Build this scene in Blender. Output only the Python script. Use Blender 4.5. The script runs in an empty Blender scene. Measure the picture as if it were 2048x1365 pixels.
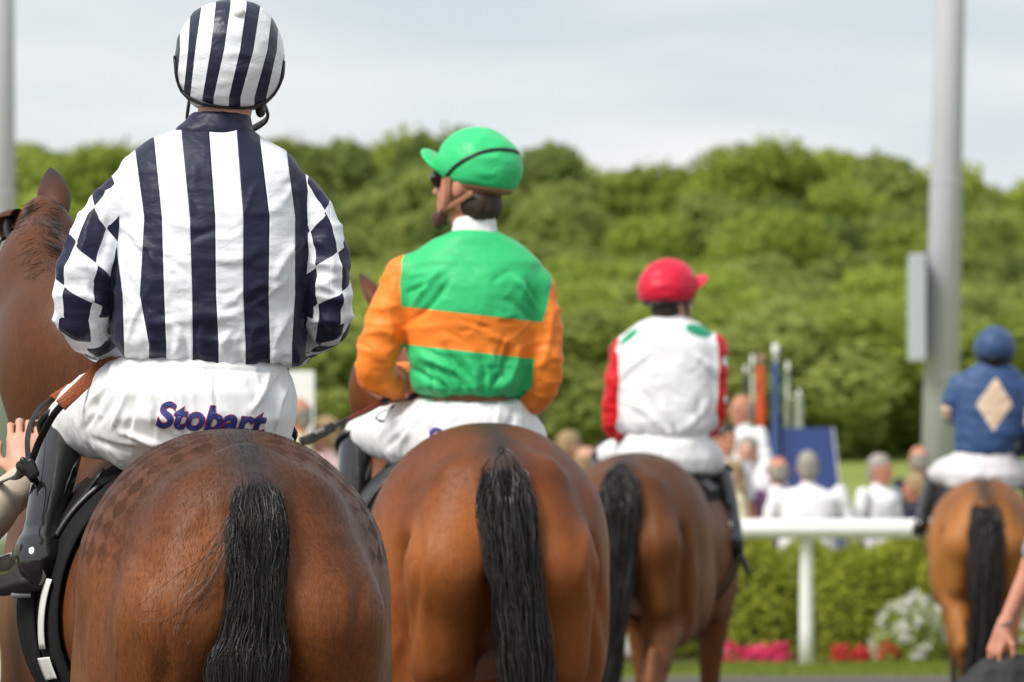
import bpy, math, random
import numpy as np
from mathutils import Vector, Matrix
from mathutils.bvhtree import BVHTree

# ------------------------------------------------------------------ camera, sky, sun, exposure
SC = bpy.context.scene
COL = SC.collection
F = 11378.0            # focal length in pixels of the 2048-wide photograph (200 mm on 36 mm)
CAMZ = 1.46
PITCH = math.atan(302.5 / F)
cd = bpy.data.cameras.new('camera'); CAM = bpy.data.objects.new('camera', cd); COL.objects.link(CAM)
cd.lens = 200; cd.sensor_width = 36; cd.clip_start = 0.5; cd.clip_end = 6000
CAM.location = (0, 0, CAMZ); CAM.rotation_euler = (math.pi / 2 + PITCH, 0, 0)
cd.dof.use_dof = True; cd.dof.focus_distance = 12.55; cd.dof.aperture_fstop = 7.3
SC.camera = CAM

SUN_EL, SUN_AZ = 48.0, 226.0          # azimuth measured clockwise from +Y (the way the camera looks)
w = bpy.data.worlds.new('World'); SC.world = w; w.use_nodes = True
wn, wl = w.node_tree.nodes, w.node_tree.links
wn.clear()
sky = wn.new('ShaderNodeTexSky'); sky.sky_type = 'NISHITA'; sky.sun_disc = False
sky.sun_elevation = math.radians(SUN_EL); sky.sun_rotation = math.radians(SUN_AZ)
sky.air_density = 1.0; sky.dust_density = 1.0; sky.ozone_density = 1.0
tc = wn.new('ShaderNodeTexCoord'); mp = wn.new('ShaderNodeMapping'); mp.inputs['Scale'].default_value = (9, 9, 42)
cl = wn.new('ShaderNodeTexNoise'); cl.inputs['Scale'].default_value = 1.0; cl.inputs['Detail'].default_value = 4; cl.inputs['Roughness'].default_value = 0.45
cr = wn.new('ShaderNodeValToRGB'); cr.color_ramp.elements[0].position = 0.36; cr.color_ramp.elements[1].position = 0.66
cr.color_ramp.elements[0].color = (4.5, 5.0, 5.4, 1); cr.color_ramp.elements[1].color = (6.3, 6.4, 6.45, 1)
mx = wn.new('ShaderNodeMix'); mx.data_type = 'RGBA'; mx.inputs[0].default_value = 0.92
bg = wn.new('ShaderNodeBackground'); bg.inputs['Strength'].default_value = 0.087
wo = wn.new('ShaderNodeOutputWorld')
wl.new(tc.outputs['Generated'], mp.inputs['Vector']); wl.new(mp.outputs[0], cl.inputs['Vector'])
wl.new(cl.outputs['Fac'], cr.inputs['Fac'])
wl.new(sky.outputs[0], mx.inputs[6]); wl.new(cr.outputs[0], mx.inputs[7])
wl.new(mx.outputs[2], bg.inputs['Color']); wl.new(bg.outputs[0], wo.inputs['Surface'])

sd = bpy.data.lights.new('sun', 'SUN'); sd.energy = 2.4; sd.angle = math.radians(24); sd.color = (1, 0.95, 0.87)
SUN = bpy.data.objects.new('sun', sd); COL.objects.link(SUN)
_az, _el = math.radians(SUN_AZ), math.radians(SUN_EL)
SUN.rotation_euler = Vector((math.sin(_az) * math.cos(_el), math.cos(_az) * math.cos(_el), math.sin(_el))).to_track_quat('Z', 'Y').to_euler()
SC.view_settings.view_transform = 'Standard'; SC.view_settings.look = 'None'
SC.view_settings.exposure = 0.75; SC.view_settings.gamma = 1.0; SC.view_settings.use_curve_mapping = False
SC.cycles.max_bounces = 6; SC.cycles.diffuse_bounces = 3; SC.cycles.transparent_max_bounces = 4

rnd = random.Random(7)

# ------------------------------------------------------------------ helpers: coordinates, tags, meshes
_cp, _sp = math.cos(PITCH), math.sin(PITCH)
def Q(u, v, Y):
    """the point at depth Y that the photograph shows at pixel (u, v)"""
    a = 682.5 - v
    dx, dy, dz = (u - 1024.0), F * _cp - a * _sp, F * _sp + a * _cp
    t = Y / dy
    return np.array((dx * t, Y, CAMZ + dz * t))
def PX(n, Y): return n * Y / F

def tag(o, label=None, cat=None, group=None, kind=None):
    if label: o['label'] = label
    if cat: o['category'] = cat
    if group: o['group'] = group
    if kind: o['kind'] = kind
    return o
def empty(name, loc, rz=0.0):
    o = bpy.data.objects.new(name, None); COL.objects.link(o)
    o.location = tuple(float(c) for c in loc); o.rotation_euler = (0, 0, rz); o.empty_display_size = 0.1
    return o
def mesh_np(name, verts, faces, attrs=None, smooth=True):
    verts = np.asarray(verts, np.float32).reshape(-1, 3)
    faces = [np.asarray(f, np.int32) for f in (faces if isinstance(faces, list) else [faces])]
    faces = [f for f in faces if len(f)]
    me = bpy.data.meshes.new(name)
    nl = sum(f.size for f in faces); nf = sum(len(f) for f in faces)
    me.vertices.add(len(verts)); me.loops.add(nl); me.polygons.add(nf)
    me.vertices.foreach_set('co', verts.ravel())
    me.loops.foreach_set('vertex_index', np.concatenate([f.ravel() for f in faces]))
    tot = np.concatenate([np.full(len(f), f.shape[1], np.int32) for f in faces])
    st = np.zeros(nf, np.int32); st[1:] = np.cumsum(tot)[:-1]
    me.polygons.foreach_set('loop_start', st)
    me.polygons.foreach_set('use_smooth', np.full(nf, smooth, bool))
    me.update(calc_edges=True)
    for k, a in (attrs or {}).items():
        at = me.attributes.new(k, 'FLOAT', 'POINT'); at.data.foreach_set('value', np.asarray(a, np.float32))
    return me
def link(name, me, mat, parent=None, loc=None):
    o = bpy.data.objects.new(name, me); COL.objects.link(o)
    if mat is not None: me.materials.append(mat)
    if parent is not None: o.parent = parent
    if loc is not None: o.location = tuple(float(c) for c in loc)
    return o
def orig(p):
    """world origin of an unrotated parent chain"""
    v = np.zeros(3)
    while p is not None:
        v = v + np.array(p.location); p = p.parent
    return v
def mk(name, verts, faces, mat, parent=None, attrs=None, smooth=True, local=False):
    """mesh object from world-space vertices (local=True: already in the parent's frame)"""
    verts = np.asarray(verts, float)
    if parent is not None and not local: verts = verts - orig(parent)
    loc = None
    if parent is None:
        c = np.array((*(verts[:, :2].mean(0)), verts[:, 2].min())); verts = verts - c; loc = c
    return link(name, mesh_np(name, verts, faces, attrs, smooth), mat, parent, loc)

# ------------------------------------------------------------------ numpy noise
def _h(i, j, k, s):
    n = (i * 374761393 + j * 668265263 + k * 2147483647 + s * 974634777).astype(np.int64)
    n = (n ^ (n >> 13)) * 1274126177
    n = n ^ (n >> 16)
    return (n & 0xFFFFFF) / float(0xFFFFFF)
def vnoise(P, sc, seed=0):
    P = np.asarray(P, float) * np.asarray(sc, float)
    i = np.floor(P).astype(np.int64); f = P - i; f = f * f * (3 - 2 * f)
    r = 0
    for a in (0, 1):
        for b in (0, 1):
            for c in (0, 1):
                wgt = (f[:, 0] if a else 1 - f[:, 0]) * (f[:, 1] if b else 1 - f[:, 1]) * (f[:, 2] if c else 1 - f[:, 2])
                r = r + wgt * _h(i[:, 0] + a, i[:, 1] + b, i[:, 2] + c, seed)
    return r
def ridge(P, sc, seed=0): return 1 - np.abs(2 * vnoise(P, sc, seed) - 1)
def sstep(a, b, x):
    t = np.clip((x - a) / (b - a), 0, 1); return t * t * (3 - 2 * t)

# ------------------------------------------------------------------ signed-distance modelling
BIG = 9.0
class Prim:
    def __init__(s, fn, lo, hi): s.fn, s.lo, s.hi = fn, np.asarray(lo, float), np.asarray(hi, float)
def nrm(v):
    v = np.asarray(v, float); return v / max(np.linalg.norm(v), 1e-9)
def frame(yaw=0, pitch=0, roll=0):
    """columns right, forward, up; yaw turns left (counter-clockwise), pitch lifts the front"""
    return np.array(Matrix.Rotation(yaw, 3, 'Z') @ Matrix.Rotation(pitch, 3, 'X') @ Matrix.Rotation(roll, 3, 'Y'))
def ell(c, r, R=None):
    c = np.asarray(c, float); r = np.asarray(r, float)
    def fn(X, Y, Z):
        x, y, z = X - c[0], Y - c[1], Z - c[2]
        if R is not None:
            x, y, z = (R[0, i] * x + R[1, i] * y + R[2, i] * z for i in range(3))
        k0 = np.sqrt((x / r[0]) ** 2 + (y / r[1]) ** 2 + (z / r[2]) ** 2)
        k1 = np.sqrt((x / r[0] ** 2) ** 2 + (y / r[1] ** 2) ** 2 + (z / r[2] ** 2) ** 2)
        return k0 * (k0 - 1) / np.maximum(k1, 1e-6)
    m = r if R is None else np.sqrt((R ** 2) @ (r ** 2))
    return Prim(fn, c - m, c + m)
def cone(a, b, ra, rb, side=None, k=1.0):
    """tapered capsule; with side, its cross-section is k times as wide along that direction"""
    a = np.asarray(a, float); b = np.asarray(b, float); ba = b - a; L2 = max(float(ba @ ba), 1e-9)
    sv = None if side is None else nrm(np.asarray(side) - ba * (np.asarray(side) @ ba) / L2)
    def fn(X, Y, Z):
        x, y, z = X - a[0], Y - a[1], Z - a[2]
        t = np.clip((x * ba[0] + y * ba[1] + z * ba[2]) / L2, 0, 1)
        x, y, z = x - t * ba[0], y - t * ba[1], z - t * ba[2]
        d2 = x * x + y * y + z * z
        if sv is not None:
            q = x * sv[0] + y * sv[1] + z * sv[2]
            d2 = d2 + q * q * (1 / k ** 2 - 1)
        return np.sqrt(np.maximum(d2, 0)) - (ra + t * (rb - ra))
    m = max(ra, rb) * max(1, k)
    return Prim(fn, np.minimum(a, b) - m, np.maximum(a, b) + m)
def rbox(c, h, r=0.01, R=None):
    c = np.asarray(c, float); h = np.asarray(h, float)
    def fn(X, Y, Z):
        x, y, z = X - c[0], Y - c[1], Z - c[2]
        if R is not None:
            x, y, z = (R[0, i] * x + R[1, i] * y + R[2, i] * z for i in range(3))
        x, y, z = np.abs(x) - h[0] + r, np.abs(y) - h[1] + r, np.abs(z) - h[2] + r
        return np.sqrt(np.maximum(x, 0) ** 2 + np.maximum(y, 0) ** 2 + np.maximum(z, 0) ** 2) + np.minimum(np.maximum(np.maximum(x, y), z), 0) - r
    m = h if R is None else np.abs(R) @ h
    return Prim(fn, c - m, c + m)
def chainp(pts):
    """one limb through points (x, y, z, radius): tapered pieces joined without bulges at the joints"""
    S = spline(np.array([np.asarray(p, float) for p in pts]), max(4 * len(pts), 8)) if len(pts) > 2 else np.array(pts, float)
    pr = [cone(a[:3], b[:3], a[3], b[3]) for a, b in zip(S[:-1], S[1:])]
    def fn(X, Y, Z):
        d = pr[0].fn(X, Y, Z)
        for p in pr[1:]: d = np.minimum(d, p.fn(X, Y, Z))
        return d
    return Prim(fn, np.min([p.lo for p in pr], 0), np.max([p.hi for p in pr], 0))
def half(p, n):
    p = np.asarray(p, float); n = nrm(n)
    return Prim(lambda X, Y, Z: (X - p[0]) * n[0] + (Y - p[1]) * n[1] + (Z - p[2]) * n[2], (-1e9,) * 3, (1e9,) * 3)
def loft(rows):
    """rows (z, cx, cy, half width, half depth[, exponent]) of a body of level cross-sections"""
    rows = sorted([tuple(r) if len(r) == 6 else tuple(r) + (2.2,) for r in rows]); A = np.array(rows, float)
    z0, z1 = A[0, 0], A[-1, 0]
    def fn(X, Y, Z):
        zz = np.clip(Z, z0, z1)
        cx, cy, a, b, n = (np.interp(zz, A[:, 0], A[:, i]) for i in range(1, 6))
        q = (np.abs((X - cx) / a) ** n + np.abs((Y - cy) / b) ** n) ** (1 / n)
        d = (q - 1) * np.minimum(a, b) * 0.95
        e = np.maximum(Z - z1, z0 - Z)
        return np.where(e > 0, np.sqrt(np.maximum(d, 0) ** 2 + e * e), d)
    return Prim(fn, (np.min(A[:, 1] - A[:, 3]), np.min(A[:, 2] - A[:, 4]), z0), (np.max(A[:, 1] + A[:, 3]), np.max(A[:, 2] + A[:, 4]), z1))
def smin(a, b, k):
    if k <= 0: return np.minimum(a, b)
    h = np.maximum(k - np.abs(a - b), 0) / k
    return np.minimum(a, b) - h * h * k * 0.25

class Field:
    def __init__(s, h): s.h = h; s.ops = []
    def add(s, p, k=0.03):
        for q in (p if isinstance(p, (list, tuple)) else [p]): s.ops.append(('+', q, k))
        return s
    def sub(s, p, k=0.02):
        for q in (p if isinstance(p, (list, tuple)) else [p]): s.ops.append(('-', q, k))
        return s
    def mesh(s, smooth=2):
        h = s.h
        lo = np.min([p.lo for o, p, k in s.ops if o == '+'], 0) - 3 * h; hi = np.max([p.hi for o, p, k in s.ops if o == '+'], 0) + 3 * h
        n = np.ceil((hi - lo) / h).astype(int) + 1
        A = np.full(n, BIG, np.float32)
        ax = [lo[i] + h * np.arange(n[i]) for i in range(3)]
        for o, p, k in s.ops:
            m = k + 4 * h
            i0 = np.clip(np.floor((p.lo - m - lo) / h), 0, n).astype(int); i1 = np.clip(np.ceil((p.hi + m - lo) / h) + 1, 0, n).astype(int)
            if np.any(i1 <= i0): continue
            sl = tuple(slice(a, b) for a, b in zip(i0, i1))
            X = ax[0][sl[0]].astype(np.float32)[:, None, None]; Y = ax[1][sl[1]].astype(np.float32)[None, :, None]; Z = ax[2][sl[2]].astype(np.float32)[None, None, :]
            d = p.fn(X, Y, Z).astype(np.float32)
            A[sl] = smin(A[sl], d, k) if o == '+' else -smin(-A[sl], d, k)
        V, Fc = surface_nets(A, lo, h)
        for _ in range(smooth): V = relax(V, Fc)
        return V, Fc

def surface_nets(A, lo, h):
    ins = A < 0
    c = np.zeros(tuple(x - 1 for x in A.shape), np.int8)
    offs = [(a, b, d) for a in (0, 1) for b in (0, 1) for d in (0, 1)]
    N = A.shape
    for a, b, d in offs: c += ins[a:N[0] - 1 + a, b:N[1] - 1 + b, d:N[2] - 1 + d]
    act = (c > 0) & (c < 8)
    I, J, K = np.nonzero(act)
    ids = np.full(c.shape, -1, np.int32); ids[act] = np.arange(len(I))
    val = {o: A[I + o[0], J + o[1], K + o[2]].astype(float) for o in offs}
    acc = np.zeros((len(I), 3)); cnt = np.zeros(len(I))
    for o in offs:
        for axis in range(3):
            if o[axis]: continue
            q = list(o); q[axis] = 1; q = tuple(q)
            va, vb = val[o], val[q]; m = (va < 0) != (vb < 0)
            t = np.where(m, va / np.where(m, va - vb, 1), 0)
            for ax_ in range(3): acc[:, ax_] += np.where(m, o[ax_] + (t if ax_ == axis else 0), 0)
            cnt += m
    V = lo + h * (np.stack([I, J, K], 1) + acc / cnt[:, None])
    quads = []
    for axis in range(3):
        o1, o2 = (axis + 1) % 3, (axis + 2) % 3
        s0 = [slice(1, -1)] * 3; s1 = [slice(1, -1)] * 3
        s0[axis] = slice(0, -1); s1[axis] = slice(1, None)
        a, b = ins[tuple(s0)], ins[tuple(s1)]
        m = a != b
        idx = np.stack(np.nonzero(m), 1); idx[:, o1] += 1; idx[:, o2] += 1
        fl = a[m]
        def cell(d1, d2):
            k = idx.copy(); k[:, o1] -= d1; k[:, o2] -= d2
            return ids[k[:, 0], k[:, 1], k[:, 2]]
        q = np.stack([cell(1, 1), cell(0, 1), cell(0, 0), cell(1, 0)], 1)
        q[~fl] = q[~fl][:, ::-1]
        quads.append(q)
    return V, np.concatenate(quads)
def relax(V, Q4, f=0.5):
    n = len(V); s = np.zeros((n, 3)); c = np.zeros(n)
    for a, b in ((0, 1), (1, 2), (2, 3), (3, 0)):
        i, j = Q4[:, a], Q4[:, b]
        for x in range(3): s[:, x] += np.bincount(i, V[j, x], n) + np.bincount(j, V[i, x], n)
        c += np.bincount(i, minlength=n) + np.bincount(j, minlength=n)
    return V + f * (s / np.maximum(c, 1)[:, None] - V)
def normals(V, Q4):
    fn = np.cross(V[Q4[:, 2]] - V[Q4[:, 0]], V[Q4[:, 3]] - V[Q4[:, 1]])
    n = np.zeros_like(V)
    for a in range(4):
        for x in range(3): n[:, x] += np.bincount(Q4[:, a], fn[:, x], len(V))
    return n / np.maximum(np.linalg.norm(n, axis=1), 1e-12)[:, None]
def bvh(V, Fc): return BVHTree.FromPolygons([tuple(v) for v in V], [tuple(int(i) for i in f) for f in Fc])
def join(parts):
    Vs, Fs, o = [], [], 0
    for V, Fc in parts: Vs.append(np.asarray(V)); Fs.append(np.asarray(Fc) + o); o += len(V)
    return np.concatenate(Vs), np.concatenate(Fs)

# ------------------------------------------------------------------ tubes, boxes, strands
def spline(P, n):
    """n points along a Catmull-Rom curve through the rows of P (any number of columns)"""
    P = np.asarray(P, float); m = len(P)
    if m == 2: return P[0] + (P[1] - P[0]) * np.linspace(0, 1, n)[:, None]
    t = np.linspace(0, m - 1, n); i = np.clip(t.astype(int), 0, m - 2); f = (t - i)[:, None]
    E = np.vstack([2 * P[0] - P[1], P, 2 * P[-1] - P[-2]])
    a, b, c, d = E[i], E[i + 1], E[i + 2], E[i + 3]
    return 0.5 * (2 * b + (c - a) * f + (2 * a - 5 * b + 4 * c - d) * f ** 2 + (3 * b - a - 3 * c + d) * f ** 3)
def tube(P, r, sides=8, n=None, flat=1.0, up=(0, 0, 1), closed=False, caps=True):
    """tube along the points P; r one radius or one per point; flat < 1 squashes it across 'up' x tangent's normal"""
    P = np.asarray(P, float); r = np.broadcast_to(np.asarray(r, float), (len(P),))
    if n:
        S = spline(np.column_stack([P, r]), n); P, r = S[:, :3], S[:, 3]
    T = np.gradient(P, axis=0)
    if closed: T = np.roll(P, -1, 0) - np.roll(P, 1, 0)
    T /= np.maximum(np.linalg.norm(T, axis=1), 1e-9)[:, None]
    u = np.asarray(up, float)
    if u.ndim == 1: u = np.broadcast_to(u, P.shape)
    A = np.cross(T, u); bad = np.linalg.norm(A, axis=1) < 1e-3
    A[bad] = np.cross(T[bad], (0.31, 0.95, 0.05)); A /= np.linalg.norm(A, axis=1)[:, None]
    B = np.cross(A, T)
    ang = np.arange(sides) * 2 * np.pi / sides
    V = P[:, None] + r[:, None, None] * (A[:, None] * np.cos(ang)[None, :, None] + flat * B[:, None] * np.sin(ang)[None, :, None])
    m = len(P); V = V.reshape(-1, 3)
    i = np.arange(m if closed else m - 1)[:, None]; j = np.arange(sides)[None, :]
    i2 = (i + 1) % m; j2 = (j + 1) % sides
    Q4 = np.stack([i * sides + j, i * sides + j2, i2 * sides + j2, i2 * sides + j], -1).reshape(-1, 4)
    if caps and not closed:
        c0, c1 = len(V), len(V) + 1
        V = np.vstack([V, P[0], P[-1]]); jj = np.arange(sides); j3 = (jj + 1) % sides
        Q4 = np.vstack([Q4, np.stack([np.full(sides, c0), j3, jj, jj], 1)[:, [0, 1, 2, 2]], np.stack([np.full(sides, c1), (m - 1) * sides + jj, (m - 1) * sides + j3, (m - 1) * sides + j3], 1)])
    return V, Q4
def quads_clean(Q4):
    """split degenerate quads into triangles"""
    d = Q4[:, 2] == Q4[:, 3]
    return [Q4[~d], Q4[d][:, :3]]
def tubeobj(name, P, r, mat, parent=None, **k):
    V, Q4 = tube(P, r, **k)
    return mk(name, V, quads_clean(Q4), mat, parent)
def bevbox(c, h, b=0.006):
    """box with chamfered edges"""
    c = np.asarray(c, float); h = np.asarray(h, float); V = []
    for sx in (-1, 1):
        for sy in (-1, 1):
            for sz in (-1, 1):
                s = np.array((sx, sy, sz))
                for ax_ in range(3):
                    q = h - b; q[ax_] = h[ax_]; V.append(c + s * q)
    V = np.array(V)
    import bmesh
    bm = bmesh.new()
    for v in V: bm.verts.new(v)
    r = bmesh.ops.convex_hull(bm, input=bm.verts)
    bm.verts.index_update()
    Vo = np.array([v.co for v in bm.verts]); Fo = np.array([[v.index for v in f.verts] for f in bm.faces]); bm.free()
    return Vo, Fo
def boxobj(name, c, h, mat, parent=None, b=0.006):
    V, T = bevbox(c, h, b); return mk(name, V, T, mat, parent, smooth=False)
def uvs(c, r, n=12, R=None):
    c = np.asarray(c, float); r = np.broadcast_to(np.asarray(r, float), (3,))
    th = np.linspace(0, np.pi, n // 2 + 1); ph = np.arange(n) * 2 * np.pi / n
    V = np.stack([np.sin(th)[:, None] * np.cos(ph), np.sin(th)[:, None] * np.sin(ph), np.cos(th)[:, None] * np.ones(n)], -1).reshape(-1, 3) * r
    if R is not None: V = V @ R.T
    i = np.arange(n // 2)[:, None]; j = np.arange(n)[None]; j2 = (j + 1) % n
    Q4 = np.stack([i * n + j, (i + 1) * n + j, (i + 1) * n + j2, i * n + j2], -1).reshape(-1, 4)
    return V + c, Q4
def strands(S, rad, seed=0):
    """S (n, m, 3) hair paths, rad (m,) or (n, m) radii -> thin flat hairs"""
    n, m, _ = S.shape; rg = np.random.default_rng(seed)
    T = np.gradient(S, axis=1); T /= np.maximum(np.linalg.norm(T, axis=2), 1e-9)[..., None]
    rv = rg.normal(size=(n, 1, 3)); A = np.cross(T, rv); A /= np.maximum(np.linalg.norm(A, axis=2), 1e-9)[..., None]; B = np.cross(T, A)
    r = np.broadcast_to(rad, (n, m))[..., None]
    V = np.stack([S - r * A, S + r * A], 2).reshape(-1, 3)
    b = ((np.arange(n)[:, None] * m + np.arange(m - 1)[None]) * 2).ravel()
    return V, np.stack([b, b + 1, b + 3, b + 2], -1)

# ------------------------------------------------------------------ material helpers
class NT:
    def __init__(s, name):
        s.mat = bpy.data.materials.new(name); s.mat.use_nodes = True
        s.t = s.mat.node_tree; s.N, s.L = s.t.nodes, s.t.links
        s.b = s.N['Principled BSDF']
    def set(s, **k):
        al = dict(color='Base Color', rough='Roughness', spec='Specular IOR Level', metal='Metallic', sheen='Sheen Weight', sheenr='Sheen Roughness', coat='Coat Weight', coatr='Coat Roughness', aniso='Anisotropic', trans='Transmission Weight', normal='Normal', sheent='Sheen Tint')
        for a, v in k.items(): s.put(s.b.inputs[al[a]], v)
        return s
    def put(s, sock, v):
        if isinstance(v, bpy.types.NodeSocket): s.L.new(v, sock)
        elif isinstance(v, (tuple, list)) and sock.type == 'RGBA': sock.default_value = (*v[:3], 1)
        else: sock.default_value = v
    def attr(s, name):
        n = s.N.new('ShaderNodeAttribute'); n.attribute_name = name; return n.outputs['Fac']
    def m(s, op, a, b=0.0, c=None):
        n = s.N.new('ShaderNodeMath'); n.operation = op
        s.put(n.inputs[0], a); s.put(n.inputs[1], b)
        if c is not None: s.put(n.inputs[2], c)
        return n.outputs[0]
    def mix(s, f, a, b, mode='MIX'):
        n = s.N.new('ShaderNodeMix'); n.data_type = 'RGBA'; n.blend_type = mode
        s.put(n.inputs[0], f); s.put(n.inputs[6], a); s.put(n.inputs[7], b); return n.outputs[2]
    def mr(s, v, a, b, c, d):
        n = s.N.new('ShaderNodeMapRange'); s.put(n.inputs[0], v)
        for i, x in enumerate((a, b, c, d)): n.inputs[i + 1].default_value = x
        return n.outputs[0]
    def coord(s, kind='Object', scale=(1, 1, 1)):
        n = s.N.new('ShaderNodeTexCoord')
        if tuple(scale) == (1, 1, 1): return n.outputs[kind]
        q = s.N.new('ShaderNodeMapping'); q.inputs['Scale'].default_value = scale; s.L.new(n.outputs[kind], q.inputs['Vector']); return q.outputs[0]
    def noise(s, scale=10, detail=3, rough=0.5, stretch=(1, 1, 1), dist=0.0, vec=None):
        n = s.N.new('ShaderNodeTexNoise'); n.inputs['Scale'].default_value = scale; n.inputs['Detail'].default_value = detail
        n.inputs['Roughness'].default_value = rough; n.inputs['Distortion'].default_value = dist
        s.L.new(vec if vec is not None else s.coord('Object', stretch), n.inputs['Vector']); return n.outputs['Fac']
    def bump(s, h, strength=0.3, dist=0.01, prev=None):
        n = s.N.new('ShaderNodeBump'); n.inputs['Strength'].default_value = strength; n.inputs['Distance'].default_value = dist
        s.put(n.inputs['Height'], h)
        if prev is not None: s.L.new(prev, n.inputs['Normal'])
        return n.outputs[0]
def plain(name, col, rough=0.6, var=0.12, nscale=14, bump=0.0, bscale=120, stretch=(1, 1, 1), **k):
    """one colour with mottling and a fine grain"""
    t = NT(name); f = t.noise(nscale, 4, 0.55, stretch)
    c = t.mix(t.mr(f, 0.25, 0.75, 0, 1), tuple(x * (1 - var) for x in col), tuple(min(1, x * (1 + var)) for x in col))
    t.set(color=c, rough=rough, **k)
    if bump: t.set(normal=t.bump(t.noise(bscale, 2, 0.5, stretch), bump, 0.004))
    return t.mat
# ------------------------------------------------------------------ the setting: ground, track, lawn bank, hill
def gz(x, y):
    y = np.asarray(y, float)
    a = 2.3 * sstep(58, 122, y); b = np.clip((y - 118) / 150, 0, 1) ** 1.05 * 8.4
    return a + b + 2.2 * sstep(270, 420, y)
def sheet(name, xs, ys, dz, mat, kind='structure', zf=gz):
    X, Y = np.meshgrid(xs, ys, indexing='ij'); Z = zf(X, Y) + dz
    n, m = X.shape; i = np.arange(n - 1)[:, None]; j = np.arange(m - 1)[None]
    Q4 = np.stack([i * m + j, (i + 1) * m + j, (i + 1) * m + j + 1, i * m + j + 1], -1).reshape(-1, 4)
    me = mesh_np(name, np.stack([X, Y, Z], -1).reshape(-1, 3), Q4); o = link(name, me, mat); o['kind'] = kind; return o

t = NT('lawn'); f1 = t.noise(0.35, 4, 0.6); f2 = t.noise(9, 3, 0.7, (1, 1, 1))
c = t.mix(t.mr(f1, 0.3, 0.7, 0, 1), (0.155, 0.20, 0.035), (0.23, 0.285, 0.06)); c = t.mix(t.mr(f2, 0.3, 0.75, 0, 0.5), c, (0.30, 0.31, 0.10))
t.set(color=c, rough=0.9, spec=0.2, normal=t.bump(t.noise(40, 3, 0.7), 0.5, 0.03)); M_lawn = t.mat
t = NT('track'); f1 = t.noise(1.2, 4, 0.6); f2 = t.noise(70, 3, 0.7)
c = t.mix(f1, (0.055, 0.046, 0.040), (0.085, 0.072, 0.062)); c = t.mix(t.mr(f2, 0.4, 0.7, 0, 0.5), c, (0.13, 0.115, 0.10))
t.set(color=c, rough=0.9, normal=t.bump(f2, 0.4, 0.01)); M_track = t.mat
M_soil = plain('bed_soil', (0.06, 0.042, 0.03), 0.95, 0.4, 9, 0.6, 60)
M_pave = plain('paving', (0.30, 0.28, 0.25), 0.85, 0.15, 3, 0.2, 60)

sheet('ground', np.concatenate([np.linspace(-900, -80, 12), np.linspace(-70, 70, 57), np.linspace(80, 900, 12)]), np.concatenate([[-80, -30], np.linspace(0, 300, 121), np.linspace(310, 520, 22), [700, 1000, 1600]]), 0, M_lawn)
# the walk lies on the camera's side of the rail, which swings nearer on the left
RAIL = np.array([(-14.0, 30.0), (-9.5, 33.5), (-5.5, 38.0), (-2.2, 41.8), (-0.6, 44.2), (0.55, 46.2), (1.147, 47.5), (2.46, 47.5), (3.78, 47.55), (5.1, 47.7), (6.4, 47.9), (9.0, 48.5), (16.0, 51.0)])
def rail_y(x): return np.interp(x, RAIL[:, 0], RAIL[:, 1])
def band(name, x0, x1, off0, off1, dz, mat):
    xs = np.linspace(x0, x1, 60); V = []
    for x in xs:
        for k in range(7):
            a, b = (-6.0 if off0 is None else rail_y(x) + off0), rail_y(x) + off1
            V.append((x, a + (b - a) * k / 6, dz))
    i = np.arange(59)[:, None]; j = np.arange(6)[None]
    Q4 = np.stack([i * 7 + j, (i + 1) * 7 + j, (i + 1) * 7 + j + 1, i * 7 + j + 1], -1).reshape(-1, 4)
    o = link(name, mesh_np(name, V, Q4), mat); o['kind'] = 'structure'; return o
band('horse_walk', -14, 16, None, -2.3, 0.004, M_track)
band('flower_bed', -14, 16, 0.7, 3.6, 0.004, M_soil)
band('terrace', -14, 16, 4.0, 9.5, 0.004, M_pave)

# ------------------------------------------------------------------ foliage
def leaf_mat(name, dark, light, trans=0.35, spread=0.55):
    t = NT(name); g = t.N.new('ShaderNodeNewGeometry'); oi = t.N.new('ShaderNodeObjectInfo')
    r = t.m('ADD', t.m('MULTIPLY', g.outputs['Random Per Island'], spread), t.m('MULTIPLY', oi.outputs['Random'], 1 - spread))
    c = t.mix(r, dark, light)
    t.N.remove(t.b); out = [n for n in t.N if n.type == 'OUTPUT_MATERIAL'][0]
    d = t.N.new('ShaderNodeBsdfDiffuse'); tr = t.N.new('ShaderNodeBsdfTranslucent'); ms = t.N.new('ShaderNodeMixShader')
    ms.inputs[0].default_value = trans
    t.L.new(c, d.inputs['Color']); t.L.new(c, tr.inputs['Color']); t.L.new(d.outputs[0], ms.inputs[1]); t.L.new(tr.outputs[0], ms.inputs[2]); t.L.new(ms.outputs[0], out.inputs['Surface'])
    return t.mat
def leaves(P, Nn, size, rg, asp=0.62):
    """one bent diamond of two triangles per point, facing roughly along Nn"""
    n = len(P); Nn = Nn + rg.normal(size=(n, 3)) * 0.75; Nn /= np.linalg.norm(Nn, axis=1)[:, None]
    T = np.cross(Nn, rg.normal(size=(n, 3))); T /= np.maximum(np.linalg.norm(T, axis=1), 1e-6)[:, None]; B = np.cross(Nn, T)
    s = (size * rg.uniform(0.6, 1.35, n))[:, None]
    V = np.stack([P + T * s, P + B * s * asp + Nn * s * 0.15, P - T * s, P - B * s * asp + Nn * s * 0.15], 1).reshape(-1, 3)
    k = np.arange(n)[:, None] * 4
    return V, np.concatenate([k + np.array([[0, 1, 2]]), k + np.array([[0, 2, 3]])])
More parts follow.
